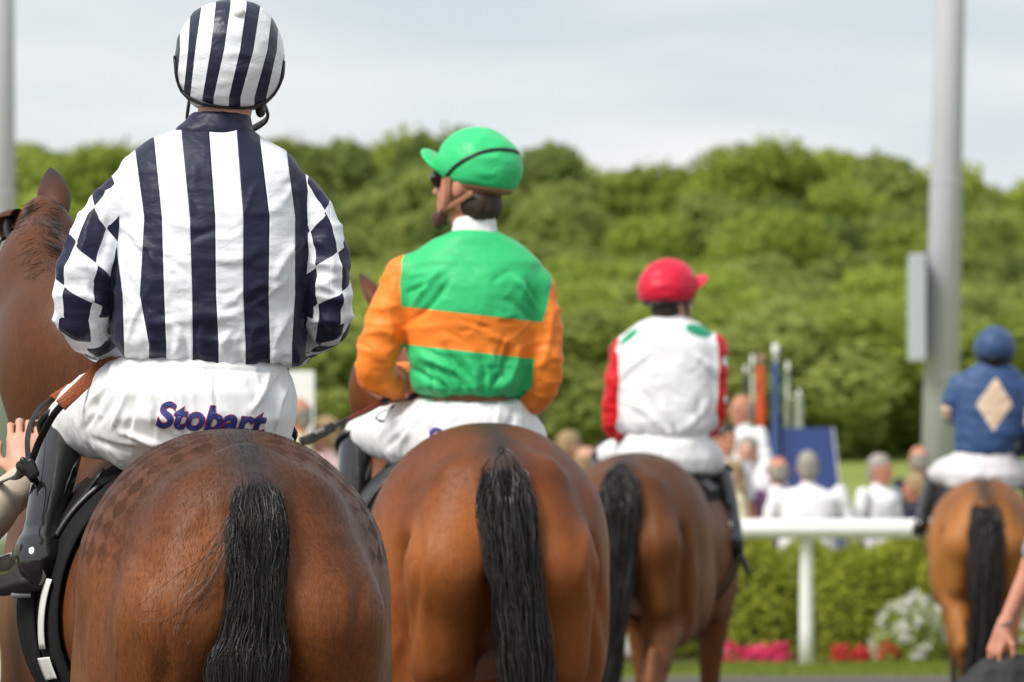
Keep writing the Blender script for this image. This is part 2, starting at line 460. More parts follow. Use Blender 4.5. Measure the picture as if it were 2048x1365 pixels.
def crown_points(R, H, nl, n, rg, lump=(0.26, 0.44), base=0.02):
    """points and outward directions on many overlapping lumps that fill an egg of radius R and height H"""
    C = []
    for i in range(nl):
        th = rg.uniform(0, 2 * np.pi); z = rg.uniform(base, 0.95); q = np.sqrt(max(0.04, 1 - (2 * z - 0.85) ** 2 * 0.8))
        rr = rg.uniform(0.35, 0.85) * q
        C.append((rr * np.cos(th) * R, rr * np.sin(th) * R, z * H * 0.86, rg.uniform(*lump) * R))
    C = np.array(C); k = rg.choice(nl, n, p=C[:, 3] ** 2 / (C[:, 3] ** 2).sum())
    d = rg.normal(size=(n, 3)); d[:, 2] = d[:, 2] * 0.9 + 0.25; d /= np.linalg.norm(d, axis=1)[:, None]
    r = C[k, 3] * (rg.uniform(0.55, 1.05, n) ** 0.6 + np.abs(rg.normal(0, .16, n)))
    P = C[k, :3] + d * r[:, None] * np.array((1, 1, 0.85))
    return P, d, C
def trunk_mesh(h, r, rg, limbs, tips):
    parts = []
    lean = rg.normal(size=2) * 0.04 * h
    parts.append(tube([(0, 0, -0.6), (0.05 * lean[0], 0.05 * lean[1], 0.02 * h), (0.5 * lean[0], 0.5 * lean[1], h * 0.5), (lean[0], lean[1], h)], [r * 1.5, r * 1.15, r * 0.8, r * 0.3], 7, 8))
    for k in range(limbs):
        a = h * (0.3 + 0.5 * k / max(1, limbs)); e = tips[k % len(tips)]
        s = np.array((lean[0] * a / h, lean[1] * a / h, a))
        parts.append(tube([s, s * 0.5 + e[:3] * 0.5 + np.array((0, 0, 0.1 * h)), e[:3]], [r * 0.5, r * 0.3, r * 0.1], 5, 5))
    return join(parts)
M_bark = plain('bark', (0.10, 0.08, 0.06), 0.9, 0.3, 6, 0.5, 30)
LEAFM = [leaf_mat('leaf_fresh', (0.19, 0.245, 0.045), (0.45, 0.53, 0.105), .45, .4), leaf_mat('leaf_olive', (0.20, 0.235, 0.06), (0.41, 0.465, 0.135), .45, .4), leaf_mat('leaf_deep', (0.12, 0.165, 0.045), (0.26, 0.33, 0.095), .45, .45)]
def make_tree_meshes(seed, R, H, mat, nl, n, size):
    rg = np.random.default_rng(seed)
    P, D, C = crown_points(R, H, nl, n, rg)
    z0 = 0.05 * H
    P[:, 2] += z0; C[:, 2] += z0
    V, T = leaves(P, D, size, rg)
    cm = mesh_np('crown', V, T, smooth=False); cm.materials.append(mat)
    TV, TQ = trunk_mesh(H * 0.62, 0.03 * H, rg, 7, C[np.argsort(-C[:, 3])[:7]])
    tm = mesh_np('trunk', TV, quads_clean(TQ)); tm.materials.append(M_bark)
    return cm, tm
TREES = []
for i in range(9):
    R, H, mi = [(2.6, 6.2, 0), (3.0, 5.6, 1), (2.3, 6.6, 2), (3.2, 6.0, 0), (2.2, 5.2, 1), (2.7, 5.8, 0), (2.4, 6.0, 1), (3.0, 6.6, 0), (2.1, 5.0, 2)][i]
    TREES.append((R, H, mi, make_tree_meshes(50 + i, R, H, LEAFM[mi], 30 + i, 6500, 0.19)))
KIND = ['bright bushy tree', 'olive rounded tree', 'dark dense tree']
def place_tree(u, vtop, Y, pick, sc=None):
    R, H, mi, (cm, tm) = TREES[pick]
    top = Q(u, vtop, Y); g = float(gz(top[0], Y)); h = top[2] - g
    s = max(0.5, h / (H * 0.98)) if sc is None else sc
    wd = min(max(s, 0.85), 1.3)
    base = g if sc is None else top[2] - H * 0.98 * s
    o = empty('tree', (top[0], Y, base), rnd.uniform(0, 6.28)); o.scale = (wd, wd, s)
    for nm, me in (('crown', cm), ('trunk', tm)):
        c = bpy.data.objects.new(nm, me); COL.objects.link(c); c.parent = o
    return o, mi
SKY = [(-150, 290), (40, 283), (130, 300), (200, 292), (330, 285), (600, 278), (700, 298), (790, 300), (870, 278), (960, 300), (1060, 285), (1120, 330), (1200, 342), (1290, 330), (1400, 345), (1470, 298), (1600, 290), (1700, 297), (1850, 330), (1935, 368), (2050, 362), (2250, 350)]
def skyv(u): return float(np.interp(u, [a for a, b in SKY], [b for a, b in SKY]))
ROWS = [(276, 14, 95), (262, 0, 110), (240, 75, 145), (218, 150, 160), (196, 235, 170), (176, 320, 185), (158, 400, 200), (142, 465, 205), (124, 510, 180), (114, 560, 135)]
ALLTREES = []
for ri, (Y, dv, sp) in enumerate(ROWS):
    u = -170 + (ri % 2) * sp * 0.5
    while u < 2240:
        uu = u + rnd.uniform(-0.25, 0.25) * sp
        vt = skyv(uu) + dv + rnd.uniform(-26, 30) * (0.3 if ri < 2 else 1.0)
        if ri < 2: pick = rnd.choice([0, 3, 5, 7, 7, 4])
        else: pick = rnd.choice([0, 1, 2, 3, 4, 5, 6, 7, 8] + ([2, 8] if ri in (3, 6, 7) else []))
        o, mi = place_tree(uu, vt, Y + rnd.uniform(-5, 5), pick)
        ALLTREES.append((ri, uu, vt, mi, o)); u += sp
# two darker trees that break the skyline behind the second rider's cap, and low shrubs at the edge of the lawn bank
for uu, vt, Y, pick in ((1072, 278, 250, 2), (880, 262, 252, 8), (655, 272, 250, 2), (830, 310, 246, 2)):
    o, mi = place_tree(uu, vt, Y, pick); ALLTREES.append((1, uu, vt, mi, o))
WHERE = ['behind the skyline', 'on the skyline', 'below the skyline', 'high uphill', 'halfway uphill', 'in mid wood', 'low in the wood', 'near the wood foot', 'at the lawn edge', 'lowest by the lawn']
SPOT = [(-999, 40, 'left of the left lamp post'), (40, 230, 'beside the left lamp post'), (230, 700, 'behind the striped rider'), (700, 860, 'between striped and green riders'), (860, 1060, 'behind the rider in green'), (1060, 1250, 'just right of the rider in green'), (1250, 1450, 'behind the red cap'), (1450, 1660, 'above the furled flags'), (1660, 1840, 'left of the big lamp post'), (1840, 1940, 'behind the big lamp post'), (1940, 9999, 'right of the big lamp post')]
for ri, uu, vt, mi, o in ALLTREES:
    sp = [s for a, b, s in SPOT if a <= uu < b][0]
    tag(o, f'{KIND[mi]} {WHERE[ri]} {sp}', 'tree', 'trees of the wooded hill')
_seen = {}
for ri, uu, vt, mi, o in ALLTREES: _seen.setdefault(o['label'], []).append((uu, o))
for lb, lst in _seen.items():
    if len(lst) > 1:
        lst.sort(key=lambda q: q[0])
        for k, (uu, o) in enumerate(lst):
            side = ['left-hand one', 'right-hand one'][k] if len(lst) == 2 else ['leftmost', 'middle one', 'rightmost', 'far right one', 'end one'][min(k, 4)]
            o['label'] = lb + ', ' + side

# ------------------------------------------------------------------ clipped shrubs and flowers behind the rail
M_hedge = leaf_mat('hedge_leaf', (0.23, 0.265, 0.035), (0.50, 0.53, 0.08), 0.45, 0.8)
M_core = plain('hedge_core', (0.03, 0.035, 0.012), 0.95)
M_white = plain('white_petal', (0.72, 0.72, 0.66), 0.7, 0.08)
M_pink = plain('pink_petal', (0.75, 0.03, 0.14), 0.6, 0.15); M_red = plain('red_petal', (0.62, 0.015, 0.03), 0.6, 0.15)
def shrub_mesh(seed, rx, ry, h, n, size):
    rg = np.random.default_rng(seed)
    d = rg.normal(size=(n, 3)); d[:, 2] = np.abs(d[:, 2]); d /= np.linalg.norm(d, axis=1)[:, None]
    lump = 1 + 0.16 * (vnoise(d * 2.6 + seed, 1, seed) - 0.5) + 0.10 * (vnoise(d * 6 + seed, 1, seed + 1) - 0.5)
    ex = (np.abs(d[:, 0]) ** 2.2 + np.abs(d[:, 1]) ** 2.2 + np.abs(d[:, 2]) ** 2.2) ** (-1 / 2.2)
    P = d * (ex * lump * rg.uniform(0.88, 1.03, n))[:, None] * np.array((rx, ry, h))
    return leaves(P, d, size, rg)
def shrub(u, Y, rx, h, seed, label):
    p = Q(u, 985, Y); g = float(gz(p[0], Y)); o = empty('shrub', (p[0], Y, g))
    V, T = shrub_mesh(seed, rx, rx, h, 5200, 0.030)
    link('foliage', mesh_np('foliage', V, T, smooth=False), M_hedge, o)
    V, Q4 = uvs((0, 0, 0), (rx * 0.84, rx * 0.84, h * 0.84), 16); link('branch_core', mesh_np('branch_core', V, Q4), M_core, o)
    tag(o, label, 'shrub', 'clipped shrubs behind the white rail'); return o
shrub(1392, 50.2, 0.50, 0.98, 1, 'yellow-green clipped shrub showing beside the stirrup of the white and red rider')
shrub(1500, 49.9, 0.50, 1.05, 2, 'yellow-green clipped shrub behind the pink flowers left of the rail post')
shrub(1612, 50.5, 0.46, 1.03, 3, 'yellow-green clipped shrub directly behind the middle rail post')
shrub(1712, 50.0, 0.44, 0.97, 4, 'yellow-green clipped shrub between the rail post and the white flowers')
shrub(1808, 50.9, 0.50, 1.06, 5, 'bright clipped shrub behind the bush of white flowers')
shrub(1925, 50.6, 0.50, 1.04, 6, 'clipped shrub behind the hind legs of the rightmost horse')
shrub(2040, 50.4, 0.50, 1.02, 7, 'clipped shrub at the right edge behind the arm with the black bag')
def flowers(name, u, Y, rx, h, seed, label, cat, petal, nleaf, nfl, fsize, group=None, lmat=None):
    p = Q(u, 985, Y); o = empty(name, (p[0], Y, float(gz(p[0], Y)))); rg = np.random.default_rng(seed)
    V, T = shrub_mesh(seed, rx, rx * 0.8, h * 0.93, nleaf, 0.026); link('foliage', mesh_np('foliage', V, T, smooth=False), lmat or LEAFM[0], o)
    d = rg.normal(size=(nfl, 3)); d[:, 2] = np.abs(d[:, 2]) * 0.9 + 0.1; d[:, 1] -= 0.3; d /= np.linalg.norm(d, axis=1)[:, None]; d[:, 2] = np.abs(d[:, 2])
    k = vnoise(d * 4.5 + seed, 1, seed) > (0.5 if petal is M_white else 0.38); d = d[k]
    P = d * rg.uniform(0.92, 1.08, len(d))[:, None] * np.array((rx, rx * 0.8, h))
    pr = np.repeat(P, 9, 0) + rg.normal(size=(len(P) * 9, 3)) * fsize * 0.75
    V, T = leaves(pr, np.repeat(d, 9, 0), fsize * 0.5, rg, 0.8); q = link('blossom', mesh_np('blossom', V, T, smooth=False), petal, o); q['kind'] = 'stuff'
    tag(o, label, cat, group); return o
flowers('flowering_bush', 1815, 49.0, 0.31, 0.56, 11, 'low bush covered in white flowers left of the rightmost horse', 'bush', M_white, 2200, 620, 0.026, 'white flowering bushes')
flowers('flowering_bush', 1925, 49.2, 0.34, 0.56, 12, 'white flowering bush seen between the legs of the rightmost horse', 'bush', M_white, 2200, 560, 0.026, 'white flowering bushes')
flowers('flowering_bush', 2030, 49.3, 0.34, 0.5, 19, 'white flowering bush behind the person with the black bag', 'bush', M_white, 2200, 400, 0.026, 'white flowering bushes')
for k, (u, rx, h, pm, lb) in enumerate(((1447, 0.16, 0.155, M_pink, 'clump of deep pink flowers nearest the bay horse of the white and red rider'), (1512, 0.11, 0.125, M_pink, 'clump of deep pink flowers midway between horse and rail post'), (1550, 0.10, 0.14, M_pink, 'clump of deep pink flowers just left of the rail post'), (1682, 0.06, 0.13, M_red, 'small red flowers just right of the rail post'), (1722, 0.055, 0.12, M_red, 'small red flowers between the rail post and the white bush'), (1775, 0.075, 0.15, M_red, 'small red flowers at the foot of the white flowering bush'))):
    flowers('flower_plant', u, 48.75, rx, h, 30 + k, lb, 'flowers', pm, 260, (150 if pm is M_pink else 60), 0.03, 'bedding flowers')
# grass verge between walk and bed: blades on the strip in view
rg = np.random.default_rng(3); n = 15000
x = rg.uniform(0.4, 6.2, n); y = rail_y(x) + rg.uniform(-2.35, 0.8, n)
V, T = leaves(np.stack([x, y, np.full(n, 0.02)], 1), np.tile((0, -0.6, 0.5), (n, 1)), 0.028, rg, 0.2)
o = link('verge_grass', mesh_np('verge_grass', V, T, smooth=False), leaf_mat('blade', (0.14, 0.18, 0.03), (0.26, 0.31, 0.07), 0.3, 1.0)); tag(o, 'short mown grass along the foot of the white rail', 'grass', kind='stuff')

# ------------------------------------------------------------------ rail, lamp posts, boards, flags
M_plastic = plain('white_plastic', (0.80, 0.80, 0.78), 0.35, 0.04, 4)
rail = empty('running_rail', (3.0, 47.5, 0)); tag(rail, 'white running rail on posts in front of the hedge', 'rail')
rp = spline(np.column_stack([RAIL, np.full(len(RAIL), 1.155)]), 90)
tubeobj('top_rail', rp, 0.083, M_plastic, rail, sides=14)
for k, (x, y) in enumerate(RAIL):
    if k < 3 or k > 10: continue
    P = [(x, y + 0.10, 0.0), (x, y + 0.09, 0.85), (x, y + 0.06, 1.02), (x, y, 1.15)]
    V, Q4 = tube(P, [0.062, 0.055, 0.055, 0.05], 12, 10); mk('post', V, quads_clean(Q4), M_plastic, rail)

t = NT('galvanised'); f = t.noise(3, 5, 0.6, (1, 1, 0.25)); f2 = t.noise(45, 2, 0.6)
c = t.mix(f, (0.40, 0.40, 0.46), (0.48, 0.48, 0.54)); c = t.mix(t.mr(f2, 0.35, 0.7, 0, 0.3), c, (0.56, 0.58, 0.60)); c = t.mix(t.mr(t.noise(2.2, 5, .7, (3, 3, .12)), .52, .75, 0, .35), c, (.25, .25, .24))
t.set(color=c, rough=0.6, spec=.3, normal=t.bump(f2, 0.08, 0.004)); M_galv = t.mat
M_lamp = plain('lamp_housing', (0.22, 0.23, 0.24), 0.5); M_lens = plain('lamp_lens', (0.6, 0.62, 0.65), 0.15)
def lamp_post(base, top, r0, r1, label):
    base, top = np.array(base), np.array(top); o = empty('lamp_post', base)
    ax = top - base
    V, Q4 = tube([base + np.array((0, 0, 0.02)), base + ax * 0.5, top], [r0, (r0 + r1) / 2, r1], 28); mk('pole', V, quads_clean(Q4), M_galv, o)
    V, Q4 = tube([base - np.array((0, 0, .1)), base + np.array((0, 0, 0.04))], [r0 * 1.7, r0 * 1.7], 20); mk('base_plate', V, quads_clean(Q4), M_galv, o)
    boxobj('access_door', base + ax / np.linalg.norm(ax) * 0.9 + np.array((0, -r0 * .96, 0)), (0.07, 0.02, 0.26), M_galv, o, 0.01)
    for q in (.22, .40, .62):
        p = base + ax * q; rr = r0 + (r1 - r0) * q; V, Q4 = tube([p - ax * .0012, p + ax * .0012], [rr * 1.018] * 2, 28); mk('joint_band', V, quads_clean(Q4), M_galv, o)
    boxobj('cross_arm', top, (0.9, 0.05, 0.05), M_galv, o)
    for s in (-0.7, 0, 0.7):
        h = boxobj('floodlight', top + np.array((s, -0.18, 0.05)), (0.24, 0.08, 0.2), M_lamp, o, 0.02)
        boxobj('lens', top + np.array((s, -0.265, 0.05)), (0.2, 0.006, 0.16), M_lens, h, 0.003)
    tag(o, label, 'lamp post', 'lamp posts'); return o
b = Q(1872, 985, 66.); tpt = Q(1903, -100, 66.); b[2] = gz(b[0], 66.); k = (12.5 - b[2]) / (tpt[2] - b[2])
lamp_post(b, b + (tpt - b) * k, 0.232, 0.125, 'thick grey galvanised lamp post right of the scene with a sign on it')
b = Q(-5, 985, 70.); tpt = Q(-2, 0, 70.); b[2] = gz(b[0], 70.); k = (12.5 - b[2]) / (tpt[2] - b[2])
lamp_post(b, b + (tpt - b) * k, 0.25, 0.15, 'grey lamp post cut off by the left edge above the ear')
p0 = Q(1833, 617, 65.85)
sg = empty('sign_board', p0 - np.array((0, 0, 0.62))); M_signw = plain('sign_back', (0.42, 0.45, 0.50), 0.45, 0.05)
boxobj('panel', p0 + np.array((0.0, -0.05, 0)), (0.088, 0.30, 0.62), M_signw, sg, 0.015)
for s in (-0.4, 0.4): boxobj('bracket', p0 + np.array((0.13, 0.1, s)), (0.11, 0.03, 0.03), M_galv, sg)
tag(sg, 'tall grey sign fixed edge-on to the left of the thick lamp post', 'sign')

wb = empty('white_board', (Q(560, 985, 48.5)[0], 48.5, 0)); M_board = plain('board_white', (0.82, 0.82, 0.80), 0.5, 0.03)
a, b2 = Q(500, 743, 48.5), Q(629, 852, 48.5)
boxobj('panel', ((a[0] + b2[0]) / 2, 48.5, (a[2] + b2[2]) / 2 - 0.2), ((b2[0] - a[0]) / 2, 0.03, (a[2] - b2[2]) / 2 + 0.2), M_board, wb)
for x in (a[0] + 0.05, b2[0] - 0.05): boxobj('leg', (x, 48.5, 0.78), (0.025, 0.022, 0.80), M_board, wb)
tag(wb, 'white board standing behind the bald man beside the striped rider', 'notice board')

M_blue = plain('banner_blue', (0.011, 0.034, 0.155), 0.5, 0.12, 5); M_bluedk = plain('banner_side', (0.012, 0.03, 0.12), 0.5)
ds = empty('display_stand', (Q(1620, 985, 56)[0], 56, 0))
tl, tr, br, bl_ = Q(1583, 856, 55.8), Q(1664, 856, 55.8), Q(1680, 1003, 55.6), Q(1588, 1003, 55.6)
def slab(name, q, dep, mat, parent):
    q = [np.array(x) for x in q]; V = q + [x + np.array((0, dep, 0)) for x in q]
    return mk(name, V, np.array([(0, 3, 2, 1), (4, 5, 6, 7), (0, 1, 5, 4), (1, 2, 6, 5), (2, 3, 7, 6), (3, 0, 4, 7)]), mat, parent, smooth=False)
k = (0 - br[2]) / (tr[2] - br[2]); br2 = br + (tr - br) * k; bl2 = bl_ + (tl - bl_) * k; br2[2] = bl2[2] = 0.01
slab('front_panel', [tl, tr, br2, bl2], 0.05, M_blue, ds)
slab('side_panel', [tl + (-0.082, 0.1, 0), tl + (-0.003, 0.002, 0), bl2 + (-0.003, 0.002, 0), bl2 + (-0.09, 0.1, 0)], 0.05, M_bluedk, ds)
e = np.array((0.02, -0.004, 0)); slab('edge_trim', [tr + (0.003, 0, 0), tr + e, br2 + e, br2 + (0.003, 0, 0)], 0.05, plain('trim_grey', (0.4, 0.42, 0.45), 0.4), ds)
tag(ds, 'blue display stand with a dark left side behind the crowd', 'display stand')

def flag(u, v0, v1, Y, wd, mat, label, tip=None, tmat=None):
    t0, t1 = Q(u, v0, Y), Q(u, v1, Y); o = empty('furled_flag', (t0[0], Y, float(gz(t0[0], Y))))
    V, Q4 = tube([(t0[0], Y, float(gz(0, Y))), t0 + np.array((0, 0, 0.03))], 0.016, 8); mk('pole', V, quads_clean(Q4), M_plastic, o)
    zs = np.linspace(t1[2], t0[2], 26); th = np.arange(16) * 2 * np.pi / 16; V = []
    for z in zs:
        q = (z - t1[2]) / (t0[2] - t1[2]); rr = wd * (0.85 + 0.25 * math.sin(7 * q) * (1 - q)) * min(1, 6 * (1 - q) + 0.4)
        r = rr * (1 + 0.22 * np.cos(5 * th + 9 * q))
        V += [(t0[0] + r[i] * math.cos(th[i]), Y + 0.7 * r[i] * math.sin(th[i]), z) for i in range(16)]
    i = np.arange(25)[:, None]; j = np.arange(16)[None]; j2 = (j + 1) % 16
    mk('cloth', V, np.stack([i * 16 + j, i * 16 + j2, (i + 1) * 16 + j2, (i + 1) * 16 + j], -1).reshape(-1, 4), mat, o)
    if tip:
        V, Q4 = tube([t0, t0 + np.array((0, 0, tip))], wd * 0.8, 10); mk('tip', V, quads_clean(Q4), tmat or M_plastic, o)
    tag(o, label, 'flag', 'furled flags behind the crowd')
M_fr = plain('flag_red', (0.62, 0.075, 0.02), 0.7); M_fb = plain('flag_blue', (0.05, 0.09, 0.25), 0.7); M_fy = plain('flag_ochre', (0.17, 0.14, 0.03), 0.7); M_fd = plain('flag_dark', (0.05, 0.055, 0.03), 0.7); M_fg = plain('flag_grey', (0.22, 0.25, 0.19), 0.7)
flag(1522, 728, 852, 58, 0.043, M_fr, 'furled orange-red flag upright behind the bald man in white', 0.1, plain('tip_rust', (0.35, 0.2, 0.15), 0.6))
flag(1551, 716, 960, 58, 0.041, M_fb, 'furled dark blue flag with a pale tip next to the orange-red one', 0.14)
flag(1505, 716, 860, 58.6, 0.026, M_fy, 'thin ochre furled flag just left of the orange-red one')
flag(1491, 738, 860, 59, 0.036, M_fd, 'dark furled flag leftmost of the group by the red sleeve')
flag(1575, 730, 870, 58.6, 0.030, M_fg, 'thin grey-green furled flag right of the blue one')
flag(1598, 785, 900, 58.4, 0.048, plain('flag_pale', (0.40, 0.44, 0.34), 0.7), 'short pale furled flag directly above the blue display stand')
def crease(V, N, lines):
    """press soft creases or ridges (u0, v0, u1, v1, width px, height m) into the side that faces the photographer"""
    u = 1024 + V[:, 0] * F / V[:, 1]; v = 985 - (V[:, 2] - CAMZ) * F / V[:, 1]; D = np.zeros(len(V)); fac = sstep(.15, -.3, N[:, 1])
    for a, b, c_, d, w_, h_ in lines:
        L = math.hypot(c_ - a, d - b); tx, ty = (c_ - a) / L, (d - b) / L; s = (u - a) * tx + (v - b) * ty; q = (u - a) * -ty + (v - b) * tx + w_ * .8 * np.sin(s / L * 4 + a)
        D += h_ * np.exp(-(q / w_) ** 2) * sstep(-.15 * L, .25 * L, s) * sstep(1.1 * L, .7 * L, s)
    return V + N * (D * fac)[:, None]
# ------------------------------------------------------------------ horses
M_hoof = plain('hoof', (0.05, 0.04, 0.035), 0.5); M_eye = plain('eye_dark', (0.012, 0.008, 0.006), 0.08)
M_blk = plain('black_leather', (0.012, 0.011, 0.011), 0.38, 0.2, 20, 0.15, 90)
M_steel = plain('steel', (0.5, 0.5, 0.5), 0.3, 0.05, metal=0.8)
def hair_mat(name, a, b, rough=0.42):
    t = NT(name); g = t.N.new('ShaderNodeNewGeometry')
    t.set(color=t.mix(g.outputs['Random Per Island'], a, b), rough=rough, spec=0.35); return t.mat
M_hair = hair_mat('black_hair', (0.008, 0.007, 0.008), (0.048, 0.042, 0.040), .42)
M_hair_core = plain('tail_core', (0.008, 0.007, 0.007), 0.7)
def coat_mat(name, dark, mid, light, marks=False, fine=1.0):
    t = NT(name)
    tone = t.attr('tone'); n1 = t.noise(6, 5, 0.62, (1, 1, 0.55), .6); n2 = t.noise(190, 3, 0.65, (1, 1, 0.16))
    tt = t.m('ADD', tone, t.m('MULTIPLY', t.m('SUBTRACT', n1, 0.5), 0.75))
    c = t.mix(t.mr(tt, 0.0, 0.5, 0, 1), dark, mid); c = t.mix(t.mr(tt, 0.5, 1.0, 0, 1), c, light)
    c = t.mix(t.mr(n2, 0.35, 0.7, 0, 0.32 * fine), c, tuple(x * 0.45 for x in dark))
    r = 0.50
    if marks:
        u, v, msk = t.attr('qu'), t.attr('qv'), t.attr('qm')
        jit = t.m('MULTIPLY', t.m('SUBTRACT', t.noise(40, 3, 0.6), 0.5), 0.22)
        a = t.m('ADD', t.m('ADD', u, v), jit); b = t.m('ADD', t.m('SUBTRACT', u, v), jit)
        pa = t.m('ABSOLUTE', t.m('SUBTRACT', t.m('FRACT', t.m('MULTIPLY', a, 0.5)), 0.5)); pb = t.m('ABSOLUTE', t.m('SUBTRACT', t.m('FRACT', t.m('MULTIPLY', b, 0.5)), 0.5))
        sa = t.mr(pa, 0.21, 0.29, 0, 1); sb = t.mr(pb, 0.21, 0.29, 0, 1)
        x = t.m('ABSOLUTE', t.m('SUBTRACT', sa, sb))
        q = t.m('MULTIPLY', t.m('MULTIPLY', x, msk), t.mr(t.noise(13, 4, .7, (1, 1, .4)), .32, .58, .3, 1))
        c = t.mix(t.m('MULTIPLY', q, 0.62), c, tuple(z * 0.42 for z in dark)); r = t.mr(q, 0, 1, 0.44, 0.7)
    dz = t.attr('dorsal'); c = t.mix(dz, c, (0.030, 0.027, 0.027))
    c = t.mix(t.attr('black'), c, (0.016, 0.013, 0.012))
    t.set(color=c, rough=r, spec=.20, sheen=.0, sheenr=.4, normal=t.bump(n2, 0.35 * fine, 0.004))
    t.put(t.b.inputs['Sheen Tint'], (0.85, 0.87, 1.0))
    return t.mat
class Horse: pass
def horse(label, dock, yaw, hs, h, neck, headdir, coat, tail, group='racehorses walking away in line', nstr=2600, srad=0.0009, bh=True, mane=True, bulge=1.0, kb=.065, flick=None, bend=0.0, cr=(), fur=0, groove=True, kink=.0015, m=22, clump=.62):
    H = Horse(); D = Q(*dock); H.yaw, H.hs = yaw, hs; c, s = math.cos(yaw), math.sin(yaw)
    H.loc = np.array((D[0] + s * 0.03 * hs, D[1] - c * 0.03 * hs, 0.0))
    H.root = empty('horse', H.loc, yaw)
    H.L = lambda p: np.array(((p[0] - H.loc[0]) * c + (p[1] - H.loc[1]) * s, -(p[0] - H.loc[0]) * s + (p[1] - H.loc[1]) * c, p[2]))
    H.W = lambda p: np.array((H.loc[0] + p[0] * c - p[1] * s, H.loc[1] + p[0] * s + p[1] * c, p[2]))
    f = Field(h / hs)
    f.add(ell((0, .47, 1.266), (.335, .50, .334)))
    f.add(ell((0, 1.20, 1.185), (.345, .78, .345)), .10)
    f.add(ell((0, 1.62, 1.39), (.12, .36, .2)), .10)
    f.add(ell((0, 1.74, 1.14), (.245, .34, .35)), .10)
    for sx in (-1, 1):
        f.add(ell((.19 * sx, .38, 1.09), (.148, .31, .37)), .05)                       # biceps femoris
        f.add(ell((.235 * sx, .62, .99), (.10, .17, .22)), .09)                        # stifle
        f.add(cone((.085 * sx, .10, 1.40), (.135 * sx, .045, 1.19), .105, .125 * bulge), kb)       # buttock
        f.add(cone((.135 * sx, .045, 1.19), (.165 * sx, .10, .93), .118 * bulge, .088), kb)
        f.add(cone((.175 * sx, .30, .98), (.155 * sx, .06, .66), .128, .062), .06)     # gaskin
        f.add(cone((.15 * sx, -.02, .72), (.143 * sx, -.085, .555), .030, .034), .03)  # tendon to the hock point
        f.add(cone((.155 * sx, .06, .66), (.143 * sx, -.03, .53), .06, .052), .03)
        f.add(cone((.143 * sx, -.03, .53), (.138 * sx, -.015, .43), .054, .038), .03)
        f.add(cone((.138 * sx, -.015, .45), (.132 * sx, 0, .17), .035, .032), .02)
        f.add(ell((.132 * sx, 0, .15), (.043, .046, .045)), .02)
        f.add(cone((.132 * sx, .01, .13), (.132 * sx, .06, .07), .034, .036), .02)
        f.add(cone((.132 * sx, .065, .075), (.132 * sx, .075, .035), .046, .055), .01)
        f.add(ell((.19 * sx, 1.68, 1.16), (.10, .25, .36), frame(0, -.35)), .07)       # shoulder
        f.add(cone((.175 * sx, 1.74, .98), (.155 * sx, 1.74, .56), .105, .05), .06)
        f.add(ell((.155 * sx, 1.745, .51), (.048, .05, .06)), .03)
        f.add(cone((.155 * sx, 1.74, .47), (.152 * sx, 1.735, .16), .034, .03), .02)
        f.add(ell((.152 * sx, 1.735, .15), (.042, .046, .045)), .02)
        f.add(cone((.152 * sx, 1.745, .13), (.152 * sx, 1.80, .07), .033, .036), .02)
        f.add(cone((.152 * sx, 1.805, .075), (.152 * sx, 1.815, .035), .048, .057), .01)
    for sx in (-1, 1) if groove else (): f.sub(cone((.262 * sx, .12, 1.22), (.255 * sx, .16, .86), .030, .030), .07)
    f.sub(cone((0, -.06, 1.12), (0, .04, .84), .035, .06), .07)
    f.add(cone((0, .14, 1.50), (0, .0, 1.44), .06, .05), .06); f.add(cone((0, .0, 1.44), (0, -.055, 1.30), .045, .035), .05)
    # neck: local points (x, y, z, radius), flattened from side to side
    bnd = lambda yy: bend * sstep(1.0, 1.95, yy)
    NP = [np.array(p) for p in neck]
    for p in NP[2:]: p[0] -= bnd(p[1])
    poll = NP[-1][:3]; hd = nrm(headdir)
    for a, b in zip(NP[:-1], NP[1:]):
        tdir = nrm(b[:3] - a[:3]); side = nrm(np.cross(tdir, (0, -.4, 1)))
        f.add(cone(a[:3], b[:3], a[3], b[3], side, .60), .07)
    side = nrm(np.cross(hd, (0, 0, 1))); up = np.cross(side, hd)
    pt = lambda a, b, d=0: poll + hd * a + up * b + side * d
    f.add(cone(pt(-.02, -.02), pt(.17, -.05), .095, .10, side, .75), .04)
    for sx in (-1, 1): f.add(ell(pt(.14, -.10, .035 * sx), (.045, .11, .10), np.stack([side, hd, up], 1)), .03)
    f.add(cone(pt(.16, -.02), pt(.50, -.045), .085, .058, side, .8), .04)
    f.add(cone(pt(.46, -.05), pt(.56, -.06), .06, .052, side, .95), .03)
    for sx in (-1, 1):
        f.add(ell(pt(.17, .035, .075 * sx), (.022, .035, .028), np.stack([side, hd, up], 1)), .02)
        f.sub(ell(pt(.575, -.035, .038 * sx), (.016, .018, .014)), .012)
    V, Fc = f.mesh(3)
    V[:, 0] += bnd(V[:, 1]); poll = poll + np.array((bnd(poll[1]), 0, 0))
    for p in NP: p[0] += bnd(p[1])
    N = normals(V, Fc)
    # soft muscle lines and veins
    x, y, z = V.T
    V = V + N * ((ridge(V, (9, 9, 4), 3)[:, None] - .5) * .0035 * (1 - sstep(.9, .5, z))[:, None])
    if cr:
        rot = np.array([[c, s, 0], [-s, c, 0], [0, 0, 1.0]]); Vw = V * hs @ rot + H.loc; V = (crease(Vw, N @ rot, cr) - H.loc) @ rot.T / hs
    H.Vl, H.F = V * hs, Fc; H.bvh = bvh(H.Vl, Fc)
